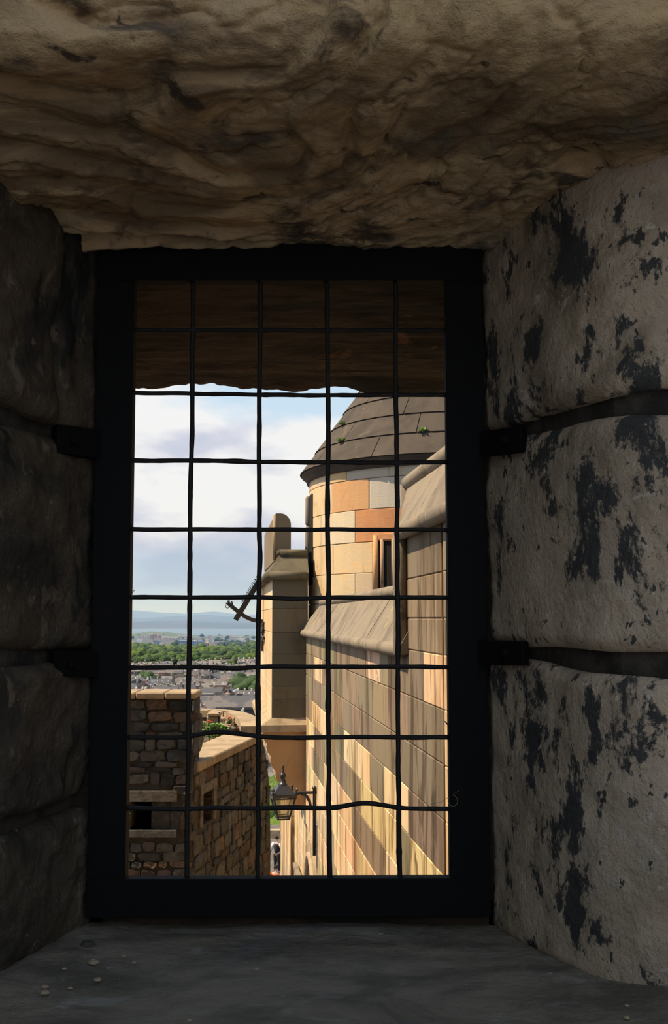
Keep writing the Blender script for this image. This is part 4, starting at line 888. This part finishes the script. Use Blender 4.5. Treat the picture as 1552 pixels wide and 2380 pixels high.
def ball(name, c, r, m, parent, z0=-9, squash=(1, 1, 1)):
    v = []; f = []; nu, nv = 14, 10
    for i in range(nv + 1):
        for j in range(nu):
            a, b = math.pi * i / nv, 2 * math.pi * j / nu; v.append((c[0] + r * math.sin(a) * math.cos(b) * squash[0], c[1] + r * math.sin(a) * math.sin(b) * squash[1], max(c[2] + r * math.cos(a) * squash[2], z0)))
    f = [[i * nu + j, (i + 1) * nu + j, (i + 1) * nu + (j + 1) % nu, i * nu + (j + 1) % nu] for i in range(nv) for j in range(nu)]
    return obj(name, v, f, m, parent, True)
def person(loc, rot, label, top, sleeve, pants, hand):
    o = thing('person', label, 'person', loc=loc); o.rotation_euler = (0, 0, rot)
    J = [((0, 0, .95), .13, .10), ((0, 0, 1.15), .12, .09), ((0, 0, 1.36), .15, .10), ((0, 0, 1.47), .06, .06), ((0, -.01, 1.54), .05, .055), ((0, -.02, 1.60), .075, .085), ((0, -.015, 1.68), .078, .095), ((0, -.01, 1.74), .045, .05),
         ((-.19, 0, 1.42), .055), ((-.27, -.04, 1.16), .042), ((-.20, -.26, 1.08 + hand), .032), ((-.18, -.33, 1.10 + hand), .028),
         ((.19, 0, 1.42), .055), ((.27, -.04, 1.16), .042), ((.20, -.26, 1.08 + hand), .032), ((.18, -.33, 1.10 + hand), .028),
         ((-.09, 0, .88), .085), ((-.10, -.01, .48), .055), ((-.10, .02, .09), .04), ((-.11, -.12, .04), .035), ((.09, 0, .88), .085), ((.11, -.04, .48), .055), ((.12, .0, .09), .04), ((.13, -.13, .04), .035)]
    E = [(0, 1), (1, 2), (2, 3), (3, 4), (4, 5), (5, 6), (6, 7), (2, 8), (8, 9), (9, 10), (10, 11), (2, 12), (12, 13), (13, 14), (14, 15), (0, 16), (16, 17), (17, 18), (18, 19), (0, 20), (20, 21), (21, 22), (22, 23)]
    # fingers grow from each palm
    for side, pi in ((-1, 11), (1, 15)):
        for q_ in range(4): J.append(((side * (.165 + .014 * q_), -.385 - .01 * (q_ in (1, 2)), 1.10 + hand - .02), .008)); E.append((pi, len(J) - 1))
        J.append(((side * .145, -.34, 1.13 + hand), .009)); E.append((pi, len(J) - 1))
    skin_mesh('body', J, E, M['skin'], o, 1)
    skin_mesh('waistcoat', [((0, 0, .90), .17, .14), ((0, 0, 1.15), .16, .13), ((0, 0, 1.36), .19, .14), ((0, 0, 1.43), .11, .10)], [(0, 1), (1, 2), (2, 3)], top, o)
    for s_ in (-1, 1):
        skin_mesh('sleeve', [((s_ * .15, 0, 1.41), .09), ((s_ * .22, 0, 1.40), .115), ((s_ * .29, -.04, 1.17), .10), ((s_ * .245, -.14, 1.13 + hand * .5), .055)], [(0, 1), (1, 2), (2, 3)], sleeve, o)
        skin_mesh('trouser_leg', [((s_ * .085, 0, 1.0), .13), ((s_ * .105, -.02, .5), .085), ((s_ * .11, .0, .12), .07)], [(0, 1), (1, 2)], pants, o)
        ball('shoe', (s_ * .12, -.07, .045), .06, M['black_cloth'], o, .0, (.8, 1.9, .8))
    ball('hair', (0, .015, 1.70), .108, M['hair'], o, 1.66, (.86, 1.0, 1.0)); ball('nose', (0, -.115, 1.645), .014, M['skin'], o)
    for s_ in (-1, 1): ball('eye', (s_ * .03, -.098, 1.665), .010, M['white'], o); ball('ear', (s_ * .078, .0, 1.65), .022, M['skin'], o, -9, (.4, .8, 1.2))
    return o
pp = P(643.5, 1985, 52); p1 = person((pp.x, 52, -12.4), 2.6, 'person in white shirt sleeves and black waistcoat standing behind the lantern on the street', M['black_cloth'], M['shirt'], M['black_cloth'], .12)
pq = P(641, 2020, 46); p3 = person((pq.x, 46, -12.4), 2.9, 'person in an orange red top lowest in the gap by the buttress', M['orange_cloth'], M['orange_cloth'], M['black_cloth'], 0)
bp_ = MB(); bp_.tube([(pp.x - .28, 51.6, -11.3), (pp.x - .20, 51.6, -11.0), (pp.x - .10, 51.6, -10.85)], [.03, .05, .03], 8); tag(bp_.build('camera_bag', M['silver'], None, True), 'pale bag held in front of the person in the black waistcoat', 'bag')

# ================================================================== TOWN, TREES, SEA AND HILLS
def zg(Y):
    return float(np.interp(Y, [64, 75, 130, 200, 1500, 3500, 6300], [-22, -26, -50, -60, -64, -98, -108]))
ys = [64, 75, 100, 130, 160, 200, 400, 800, 1200, 1500, 2000, 2600, 3500, 4500, 5600, 6350]; xs = np.linspace(-2600, 2600, 27)
v = [(x * (1 if Y > 900 else .35 + .65 * Y / 900), Y, zg(Y)) for Y in ys for x in xs]; m_ = len(xs)
f = [[i * m_ + j, i * m_ + j + 1, (i + 1) * m_ + j + 1, (i + 1) * m_ + j] for i in range(len(ys) - 1) for j in range(m_ - 1)]
struct(obj('town_ground', v, f, M['town'], None, True), 'ground under the town beyond the castle', 'ground')
k = MB(); k.box((-16000, 5200, -130), (16000, 42000, -110)); struct(k.build('firth', M['sea']), 'pale blue firth beyond the town', 'sea')
def ridge(name, Y, pts, dep, label, seed, m=M['hill'], base=-112, X=9000):
    n_ = 220; k = MB(); xs = np.linspace(-X, X, n_); R = 5; V = []
    pxx = CX + FP * xs / Y
    h = np.interp(pxx, [a for a, b in pts], [-(b - HZ) / FP * Y for a, b in pts]) + vn(np.stack([xs / (Y * .05), xs * 0, xs * 0 + seed], 1), seed) * Y * .0007
    for r_ in range(R):
        f_ = math.sin(math.pi * min(r_ / (R - 1) * .5 + 0, .5)) if r_ < R else 1
        for i in range(n_): V.append((xs[i], Y - dep + dep * r_ / (R - 1), base + (h[i] - base) * f_ * (1 + .0 * r_)))
    f = [[r_ * n_ + i, r_ * n_ + i + 1, (r_ + 1) * n_ + i + 1, (r_ + 1) * n_ + i] for r_ in range(R - 1) for i in range(n_ - 1)]
    nb = len(V)
    for i in range(n_): V.append((xs[i], Y + dep * .6, base))
    f += [[(R - 1) * n_ + i, (R - 1) * n_ + i + 1, nb + i + 1, nb + i] for i in range(n_ - 1)]
    return struct(obj(name, V, f, m, None, True), label, 'hills')
ridge('far_shore_hills', 13500, [(-2000, 1444), (300, 1446), (360, 1443), (440, 1444), (520, 1447), (600, 1448), (900, 1444), (2000, 1446), (4000, 1445)], 2600, 'low blue far shore across the firth', 3)
ridge('middle_hills', 19000, [(-2000, 1434), (250, 1432), (330, 1436), (430, 1430), (480, 1428), (560, 1433), (620, 1432), (900, 1436), (3000, 1434)], 2500, 'blue middle hills beyond the far shore', 5)
ridge('distant_hills', 28000, [(-2000, 1425), (300, 1418), (370, 1424), (430, 1427), (500, 1420), (560, 1428), (640, 1426), (1000, 1424), (3000, 1426)], 3000, 'faint pale hills on the horizon', 8, X=14000)
# low wooded hill behind the tower blocks
ridge('wooded_hill', 6200, [(-3000, 1475), (240, 1475), (310, 1472), (345, 1467), (380, 1468), (430, 1475), (480, 1479), (4000, 1480)], 700, 'low wooded hill behind the tower blocks', 12, M['grass'], -110, 3500)

# houses
def house_mesh(w_, d, h, rh, chim, seed, roofm=1, dorm=0):
    k = MB(); k.box((-w_ / 2, -d / 2, -6), (w_ / 2, d / 2, h)); nf = len(k.f)
    e = .4; k.add([(-w_ / 2 - e, -d / 2 - e, h), (w_ / 2 + e, -d / 2 - e, h), (w_ / 2 + e, d / 2 + e, h), (-w_ / 2 - e, d / 2 + e, h), (-w_ / 2 - e * .2, 0, h + rh), (w_ / 2 + e * .2, 0, h + rh)], [[0, 1, 5, 4], [2, 3, 4, 5], [0, 4, 3], [1, 2, 5], [3, 2, 1, 0]]); mi = [0] * nf + [1] * 5
    def extra(a, b, mt): nonlocal mi; k.box(a, b); mi += [mt] * 6
    r_ = random.Random(seed)
    for c in chim: extra((c * w_ - .8, -.7, h), (c * w_ + .8, .7, h + rh + 1.6), 0); [extra((c * w_ - .5 + j * .4, -.15, h + rh + 1.6), (c * w_ - .3 + j * .4, .15, h + rh + 2.2), 3) for j in range(3)]
    nw = int(w_ / 2.6)
    for fl in range(int(h / 3.2)):
        for j in range(nw):
            x = -w_ / 2 + (j + .5) * w_ / nw; extra((x - .5, -d / 2 - .05, .8 + fl * 3.2), (x + .5, -d / 2 + .1, 2.5 + fl * 3.2), 2)
    for j in range(dorm):
        x = -w_ / 2 + (j + .5) * w_ / dorm; extra((x - .7, -d * .38, h + rh * .1), (x + .7, -d * .1, h + rh * .55), 3)
    me = mesh('town_house', k.v, k.f, [M['house'], M['roof'] if roofm else M['roofpale'], M['pane'], M['white']]); me.polygons.foreach_set('material_index', mi); return me
hm = [house_mesh(12, 11, 8, 4, (-.48, .48), 1, 1), house_mesh(16, 12, 9, 4.5, (-.48, 0, .48), 2, 0), house_mesh(22, 12, 10, 4, (-.48, -.16, .16, .48), 3, 1, 4), house_mesh(10, 14, 7, 5, (.4,), 4, 0), house_mesh(14, 10, 11, 3, (-.3, .48), 5, 0, 2), house_mesh(18, 14, 12, 3.5, (-.48, .1), 6, 1)]
hcol = [(.42, .33, .25), (.50, .43, .35), (.30, .24, .20), (.60, .55, .49), (.42, .26, .18), (.19, .175, .17), (.78, .74, .68)]
hl = {0: 'slate roofed stone house in the grey town quarter below the castle', 1: 'pale roofed stone house in the grey town quarter below the castle'}
hcn = ['tan', 'cream', 'brown', 'whitish', 'reddish', 'dark grey', 'bright pale']
def dep_(Y, a, b): return ('nearest rows', 'middle rows', 'far rows', 'farthest rows')[max(0, min(3, int((Y - a) / (b - a) * 4)))]
def col_(px): return ('beside the left grille stile', 'left of first upright rod', 'right of first upright rod', 'midway between first two rods', 'left of second upright rod', 'beside the square turret')[max(0, min(5, int((px - 290) / 52)))]
tcn = {}
cnt = 0; far = MB(); fmi = []
Y = 470.0
while Y < 1290:
    xw0, xw1 = (290 - CX) / FP * Y - 12, (625 - CX) / FP * Y + 14
    x = xw0 + rnd.uniform(0, 8)
    while x < xw1:
        i = rnd.randrange(6); w_ = (12, 16, 22, 10, 14, 18)[i]; px = CX + FP * (x + w_ / 2) / Y
        py = HZ - (zg(Y) + 8) / Y * FP
        blk = (455 < px < 620 and 560 < Y < 720) or (300 < px < 360 and 880 < Y < 1010) or (535 < px < 600 and 760 < Y < 960) or (450 < px < 540 and 830 < Y < 870) or rnd.random() < .10
        if not blk and cnt < 290:
            o = bpy.data.objects.new('town_house', hm[i]); C.objects.link(o); o.location = (x + w_ / 2, Y + rnd.uniform(-5, 5), zg(Y) + rnd.uniform(-2, 2)); o.rotation_euler = (0, 0, rnd.choice((0, 0, 0, math.pi / 2, .3, -.25))); s_ = rnd.uniform(.7, 1.0); o.scale = (s_, s_, s_)
            c = rnd.choice(hcol); o.color = (*c, 1); pale = i in (1, 3, 4); pxh = CX + FP * (x + w_ / 2) / Y
            tag(o, f"{hcn[hcol.index(c)]} house, {'pale' if pale else 'slate'} roof, {dep_(Y, 470, 1290)}, {col_(pxh)}", 'house', 'pale roofed town houses' if pale else 'slate roofed town houses'); cnt += 1
        x += w_ * rnd.uniform(1.0, 1.35)
    Y += 24 if Y < 900 else 27
# the rest of the town, outside the middle of the view
v0 = []; 
for _ in range(1500):
    Y = rnd.uniform(260, 1500); x = rnd.uniform(-1, 1) * (150 + Y * .75); px = CX + FP * x / Y
    if 250 < px < 690: continue
    s_ = rnd.uniform(5, 9); far.box((x - s_, Y - s_, zg(Y) - 4), (x + s_, Y + s_, zg(Y) + s_)); h = zg(Y) + s_
    far.add([(x - s_, Y - s_, h), (x + s_, Y - s_, h), (x + s_, Y + s_, h), (x - s_, Y + s_, h), (x - s_, Y, h + 4), (x + s_, Y, h + 4)], [[0, 1, 5, 4], [2, 3, 4, 5], [0, 4, 3], [1, 2, 5]])
tag(far.build('outlying_houses', M['roofpale']), 'mass of town houses spreading to both sides', 'houses', kind='stuff')
# houses seen in the gap by the lantern
for (px, py, Yc, sc_, i) in ((640, 1812, 330, 1.0, 4), (652, 1800, 370, 1.1, 2), (628, 1795, 390, 1.0, 1)):
    p = P(px, py, Yc); o = bpy.data.objects.new('town_house', hm[i]); C.objects.link(o); o.location = (p.x, Yc, zg(Yc)); o.scale = (sc_,) * 3; o.color = (.5, .47, .44, 1)
    tag(o, {4: 'white dormered house in the gap left of the lantern', 2: 'long terrace house behind the lantern finial', 1: 'pale roofed house in the gap under the corbels'}[i], 'house')
# second belt: large individual buildings
def building(name, px0, px1, ytop, ybot, Y, m, label, cat='building', dep=14, roof=None, rh=3, win=0, col=None, floors=2):
    a, b = P(px0, ytop, Y), P(px1, ybot, Y); th_ = thing(name, label, cat)
    k = MB(); k.box((a.x, Y, min(b.z, zg(Y)) - 3), (b.x, Y + dep, a.z)); k.build('walls', m, th_, color=col)
    if roof:
        k = MB(); e = .5; k.add([(a.x - e, Y - e, a.z), (b.x + e, Y - e, a.z), (b.x + e, Y + dep + e, a.z), (a.x - e, Y + dep + e, a.z), (a.x - e, Y + dep / 2, a.z + rh), (b.x + e, Y + dep / 2, a.z + rh)], [[0, 1, 5, 4], [2, 3, 4, 5], [0, 4, 3], [1, 2, 5], [3, 2, 1, 0]]); k.build('roof', roof, th_)
    if win:
        for fl in range(floors):
            for j in range(win):
                x = a.x + (b.x - a.x) * (j + .5) / win; ww = (b.x - a.x) / win * .3; hh = (a.z - b.z) / floors; z_ = b.z + hh * (fl + .25)
                k = MB(); k.box((x - ww, Y - .15, z_), (x + ww, Y + .1, z_ + hh * .5)); k.build('window', M['pane'], th_)
    return th_, a, b
t_, a, b = building('market_hall', 455, 618, 1644, 1655, 640, M['pane'], 'long low building with a wide grey slate roof beyond the garden', dep=26, roof=M['roof'], rh=6.2)
k = MB(); k.box((a.x - 6, 639, a.z - 1.4), (b.x + 6, 668, a.z - .2)); k.build('eaves_band', M['roof'], t_)
for px, m__ in ((528, 'house'), (557, 'roof')):
    p = P(px, 1612, 655); k = MB(); k.box((p.x - 1.7, 653, p.z - 5), (p.x + 1.7, 657, p.z)); o = k.build('chimney_stack', M[m__], t_, color=(.5, .42, .36)); 
    for j in range(4): k = MB(); k.lathe([(.22, p.z), (.18, p.z + .9)], (p.x - 1.2 + j * .8, 655, 0), 8); k.build('chimney_pot', M['brick'], o)
t_, a, b = building('flat_roofed_block', 466, 492, 1614, 1624, 668, M['roofpale'], 'flat grey rooftop block behind the long slate roof', dep=16)
t_, a, b = building('dark_terrace', 448, 534, 1590, 1602, 840, M['roof'], 'dark terrace with a row of white windows at mid town', dep=12, roof=M['roof'], rh=4)
for j in range(16):
    x = a.x + (b.x - a.x) * (j + .5) / 16; k = MB(); k.box((x - .5, 839.8, b.z + .9), (x + .5, 840.2, a.z - 1.0)); k.build('window', M['white'], t_)
building('stone_church_hall', 478, 510, 1558, 1566, 1330, M['house'], 'pale stone hall with a broad light roof above the town', dep=18, roof=M['roofpale'], rh=7, col=(.62, .54, .44))
building('grey_tenement', 300, 326, 1560, 1585, 985, M['house'], 'tall grey tenement at the left edge of the town', dep=14, win=6, floors=3, col=(.30, .27, .28))
for i, (x0, x1, y0, y1) in enumerate(((349, 356, 1475, 1485), (357, 364, 1473, 1485), (368, 373.5, 1474.5, 1485.5))):
    building('tower_block', x0, x1, y0, y1, 4600, M['brick'], ('leftmost', 'middle and tallest', 'rightmost')[i] + ' of the three warm coloured tower blocks', dep=14, win=3, floors=6)
building('grey_office_block', 357, 371, 1488, 1497, 3650, M['house'], 'grey square block above the tree belt', dep=20, win=4, floors=4, col=(.45, .45, .50))
building('glass_office', 415, 452, 1489, 1501, 3500, M['house'], 'long blue glass office left of the gothic school', dep=30, win=9, floors=2, col=(.40, .47, .58))
building('glass_office', 452, 478, 1490, 1502, 3450, M['house'], 'blue grey office directly behind the gothic tower', dep=30, win=6, floors=2, col=(.38, .45, .56))
hw_ = [((.75, .72, .66), 'white'), ((.60, .48, .38), 'tan'), ((.62, .58, .54), 'pale grey')]
for i in range(64):
    Yh = rnd.uniform(3500, 6000); px = 300 + (i + rnd.random()) * 312 / 64; w_ = rnd.uniform(5, 14); c, nm_ = hw_[i % 3]; top = 1437 + (-zg(Yh) - rnd.uniform(8, 14)) / Yh * FP
    if 450 < px < 535 and Yh < 3800: continue
    th_, a, b = building('suburban_block', px, px + w_, top, top + 5, Yh, M['house'], f'{nm_} low block in the suburbs near the shore', 'building', dep=18, col=c); th_['group'] = f'{nm_} suburban blocks near the shore'
for i in range(9):
    px = 550 + i * 7 + rnd.uniform(-1, 1); th_, a, b = building('harbour_block', px, px + 6, 1484.5 + rnd.uniform(-1.5, 1), 1490, 5000, M['white'], 'white harbour building at the right of the far shore line', dep=20); th_['group'] = 'white harbour buildings'
# gothic school
YG = 1960; gs = thing('gothic_school', 'gothic stone school with tall central tower and pinnacles among the trees', 'building')
GC = (.38, .33, .31)
def gbox(x0, x1, y0, y1, nm, sp=0, d=14, y_=YG, col=GC):
    a, b = P(x0, y0, y_), P(x1, y1, y_); k = MB(); k.box((a.x, y_, b.z - 6), (b.x, y_ + d, a.z)); o = k.build(nm, M['house'], gs, color=col)
    if sp:
        k = MB(); t = P((x0 + x1) / 2, y0 - sp, y_).z; c = (a.x + b.x) / 2; k.add([(a.x, y_, a.z), (b.x, y_, a.z), (b.x, y_ + d, a.z), (a.x, y_ + d, a.z), (c, y_ + d / 2, t)], [[0, 1, 4], [1, 2, 4], [2, 3, 4], [3, 0, 4], [3, 2, 1, 0]]); k.build('spire', M['house'], o, color=(.5, .44, .38))
gbox(449, 530, 1513, 1524, 'range'); gbox(476, 484, 1494, 1524, 'clock_tower', 10, 8, YG - 3); gbox(452, 456, 1507, 1524, 'pinnacle_tower', 6, 6, YG - 3); gbox(511, 517, 1509, 1524, 'pinnacle_tower', 9, 6, YG - 3)
for px in (449.5, 459, 466, 472, 491, 498, 505, 521, 527): gbox(px, px + 2.2, 1510, 1524, 'pinnacle_tower', 5, 4, YG - 2)
for px in (461, 468, 488, 495, 501, 508, 523):
    a, b = P(px, 1515, YG), P(px + 1.5, 1520, YG); k = MB(); k.box((a.x, YG - .3, b.z), (b.x, YG + .2, a.z)); k.build('window', M['pane'], gs)
a, b = P(449, 1513, YG), P(530, 1513, YG); k = MB(); k.add([(a.x, YG, a.z), (b.x, YG, a.z), (b.x, YG + 14, a.z), (a.x, YG + 14, a.z), (a.x + 2, YG + 7, a.z + 6), (b.x - 2, YG + 7, a.z + 6)], [[0, 1, 5, 4], [2, 3, 4, 5], [0, 4, 3], [1, 2, 5]]); k.build('roof', M['roof'], gs)

# trees
import bmesh
def tree_mesh(seed):
    b = bmesh.new(); r_ = random.Random(seed); mi = []
    for i in range(13):
        a = r_.uniform(0, 6.28); rr = r_.uniform(0, .62); z = r_.uniform(.42, .88) - rr * .25; s_ = r_.uniform(.26, .42)
        n0 = len(b.verts); bmesh.ops.create_icosphere(b, subdivisions=2, radius=s_, matrix=Matrix.Translation((math.cos(a) * rr * .75, math.sin(a) * rr * .75, z)))
    b.verts.ensure_lookup_table(); co = np.array([v.co[:] for v in b.verts]); d = fbm(co * 6, 3, seed) * .12
    for v, dd in zip(b.verts, d): v.co += v.normal * 0 + Vector((v.co.x, v.co.y, v.co.z - .6)).normalized() * float(dd)
    nf = len(b.faces); bmesh.ops.create_cone(b, cap_ends=True, segments=7, radius1=.07, radius2=.05, depth=.6, matrix=Matrix.Translation((0, 0, .25)))
    b.faces.ensure_lookup_table()
    for i, f_ in enumerate(b.faces): f_.smooth = True; f_.material_index = 0 if i < nf else 1
    me = bpy.data.meshes.new('tree'); b.to_mesh(me); b.free(); me.materials.append(M['leaf']); me.materials.append(M['trunk']); return me
tms = [tree_mesh(i) for i in range(6)]
tcol = [(.07, .12, .022), (.05, .095, .02), (.10, .155, .025), (.035, .07, .022), (.065, .10, .03)]
def tree(x, Y, s_, label, group=None, col=None, zoff=0):
    o = bpy.data.objects.new('tree', rnd.choice(tms)); C.objects.link(o); o.location = (x, Y, zg(Y) + zoff); o.rotation_euler = (0, 0, rnd.uniform(0, 6.28)); o.scale = (s_, s_, s_ * rnd.uniform(.85, 1.1)); o.color = (*(col or rnd.choice(tcol)), 1); tag(o, label, 'tree', group); return o
for i in range(198):
    row = i // 22; Yt = 1375 + row * 125 + rnd.uniform(-40, 40); px = 296 + (i % 22 + rnd.random()) * 15.3
    if 440 < px < 538 and 1800 < Yt: Yt = rnd.uniform(1500, 1800)
    ci = rnd.randrange(5)
    tree((px - CX) / FP * Yt, Yt, rnd.uniform(12, 18) * (1 + row * .03), f"{('mid green', 'deep green', 'yellow green', 'darkest green', 'olive green')[ci]} tree, {('front row', 'second row', 'middle', 'back row', 'back row')[min(row // 2, 4)]} of the woodland belt, {col_(px)}", 'trees of the woodland belt', tcol[ci])
for i in range(26):
    px = 512 + rnd.random() * 100; Yt = rnd.uniform(2900, 3500); tree((px - CX) / FP * Yt, Yt, rnd.uniform(18, 25), f'dark blue green tree behind the gothic school, {col_(px)}', 'dark wood behind the school', (.04, .07, .04), -2)
for i, (px, Yt, s_) in enumerate(((345, 935, 13), (335, 945, 12), (540, 830, 13), (552, 820, 14), (565, 800, 15), (578, 815, 14), (590, 790, 16), (600, 800, 14), (612, 780, 15), (560, 850, 14), (585, 850, 14), (546, 790, 10), (600, 880, 14))):
    tree((px - CX) / FP * Yt, Yt, s_, 'dark green tree in the clump at the left of the town roofs' if px < 400 else 'dark green tree in the clump right of the dark terrace', 'left town clump' if px < 400 else 'right town clump', (.05, .09, .035))
for i in range(24):
    Yt = rnd.uniform(900, 1290); px = 300 + rnd.random() * 315; tree((px - CX) / FP * Yt, Yt, rnd.uniform(7, 11), f'small garden tree between town houses, {dep_(Yt, 900, 1290)}, {col_(px)}', 'garden trees between town houses')
for i in range(26):
    Yt = rnd.uniform(3500, 5900); px = 298 + rnd.random() * 315; tree((px - CX) / FP * Yt, Yt, rnd.uniform(14, 20), f'small hazy tree among suburban blocks, {dep_(Yt, 3500, 5900)}, {col_(px)}', 'suburban trees')
for i in range(12):
    px = 622 + rnd.random() * 40; Yt = rnd.uniform(95, 150); o = tree((px - CX) / FP * Yt, Yt, rnd.uniform(7, 9), f'bright green tree below the street parapet, {"half hidden by the rubble wall end" if px < 640 else "behind the lantern"}', 'trees below the street parapet', (.12, .19, .03)); o.location.z = P(px, 1850 + rnd.uniform(0, 50), Yt).z - 7

# ------------------------------------------------------------------ summer haze over the town and the firth
hm_ = bpy.data.materials.new('haze'); hm_.use_nodes = True; t = hm_.node_tree; t.nodes.clear()
vs = t.nodes.new('ShaderNodeVolumeScatter'); vs.inputs['Color'].default_value = (.22, .43, 1, 1); vs.inputs['Density'].default_value = 8.0e-5; vs.inputs['Anisotropy'].default_value = 0.0
vo = t.nodes.new('ShaderNodeOutputMaterial'); t.links.new(vs.outputs[0], vo.inputs['Volume'])
k = MB(); k.box((-15000, 1200, -140), (15000, 40000, 420)); hz_ = tag(k.build('haze', hm_), 'thin blue summer haze over the town and the firth', 'haze', kind='stuff')
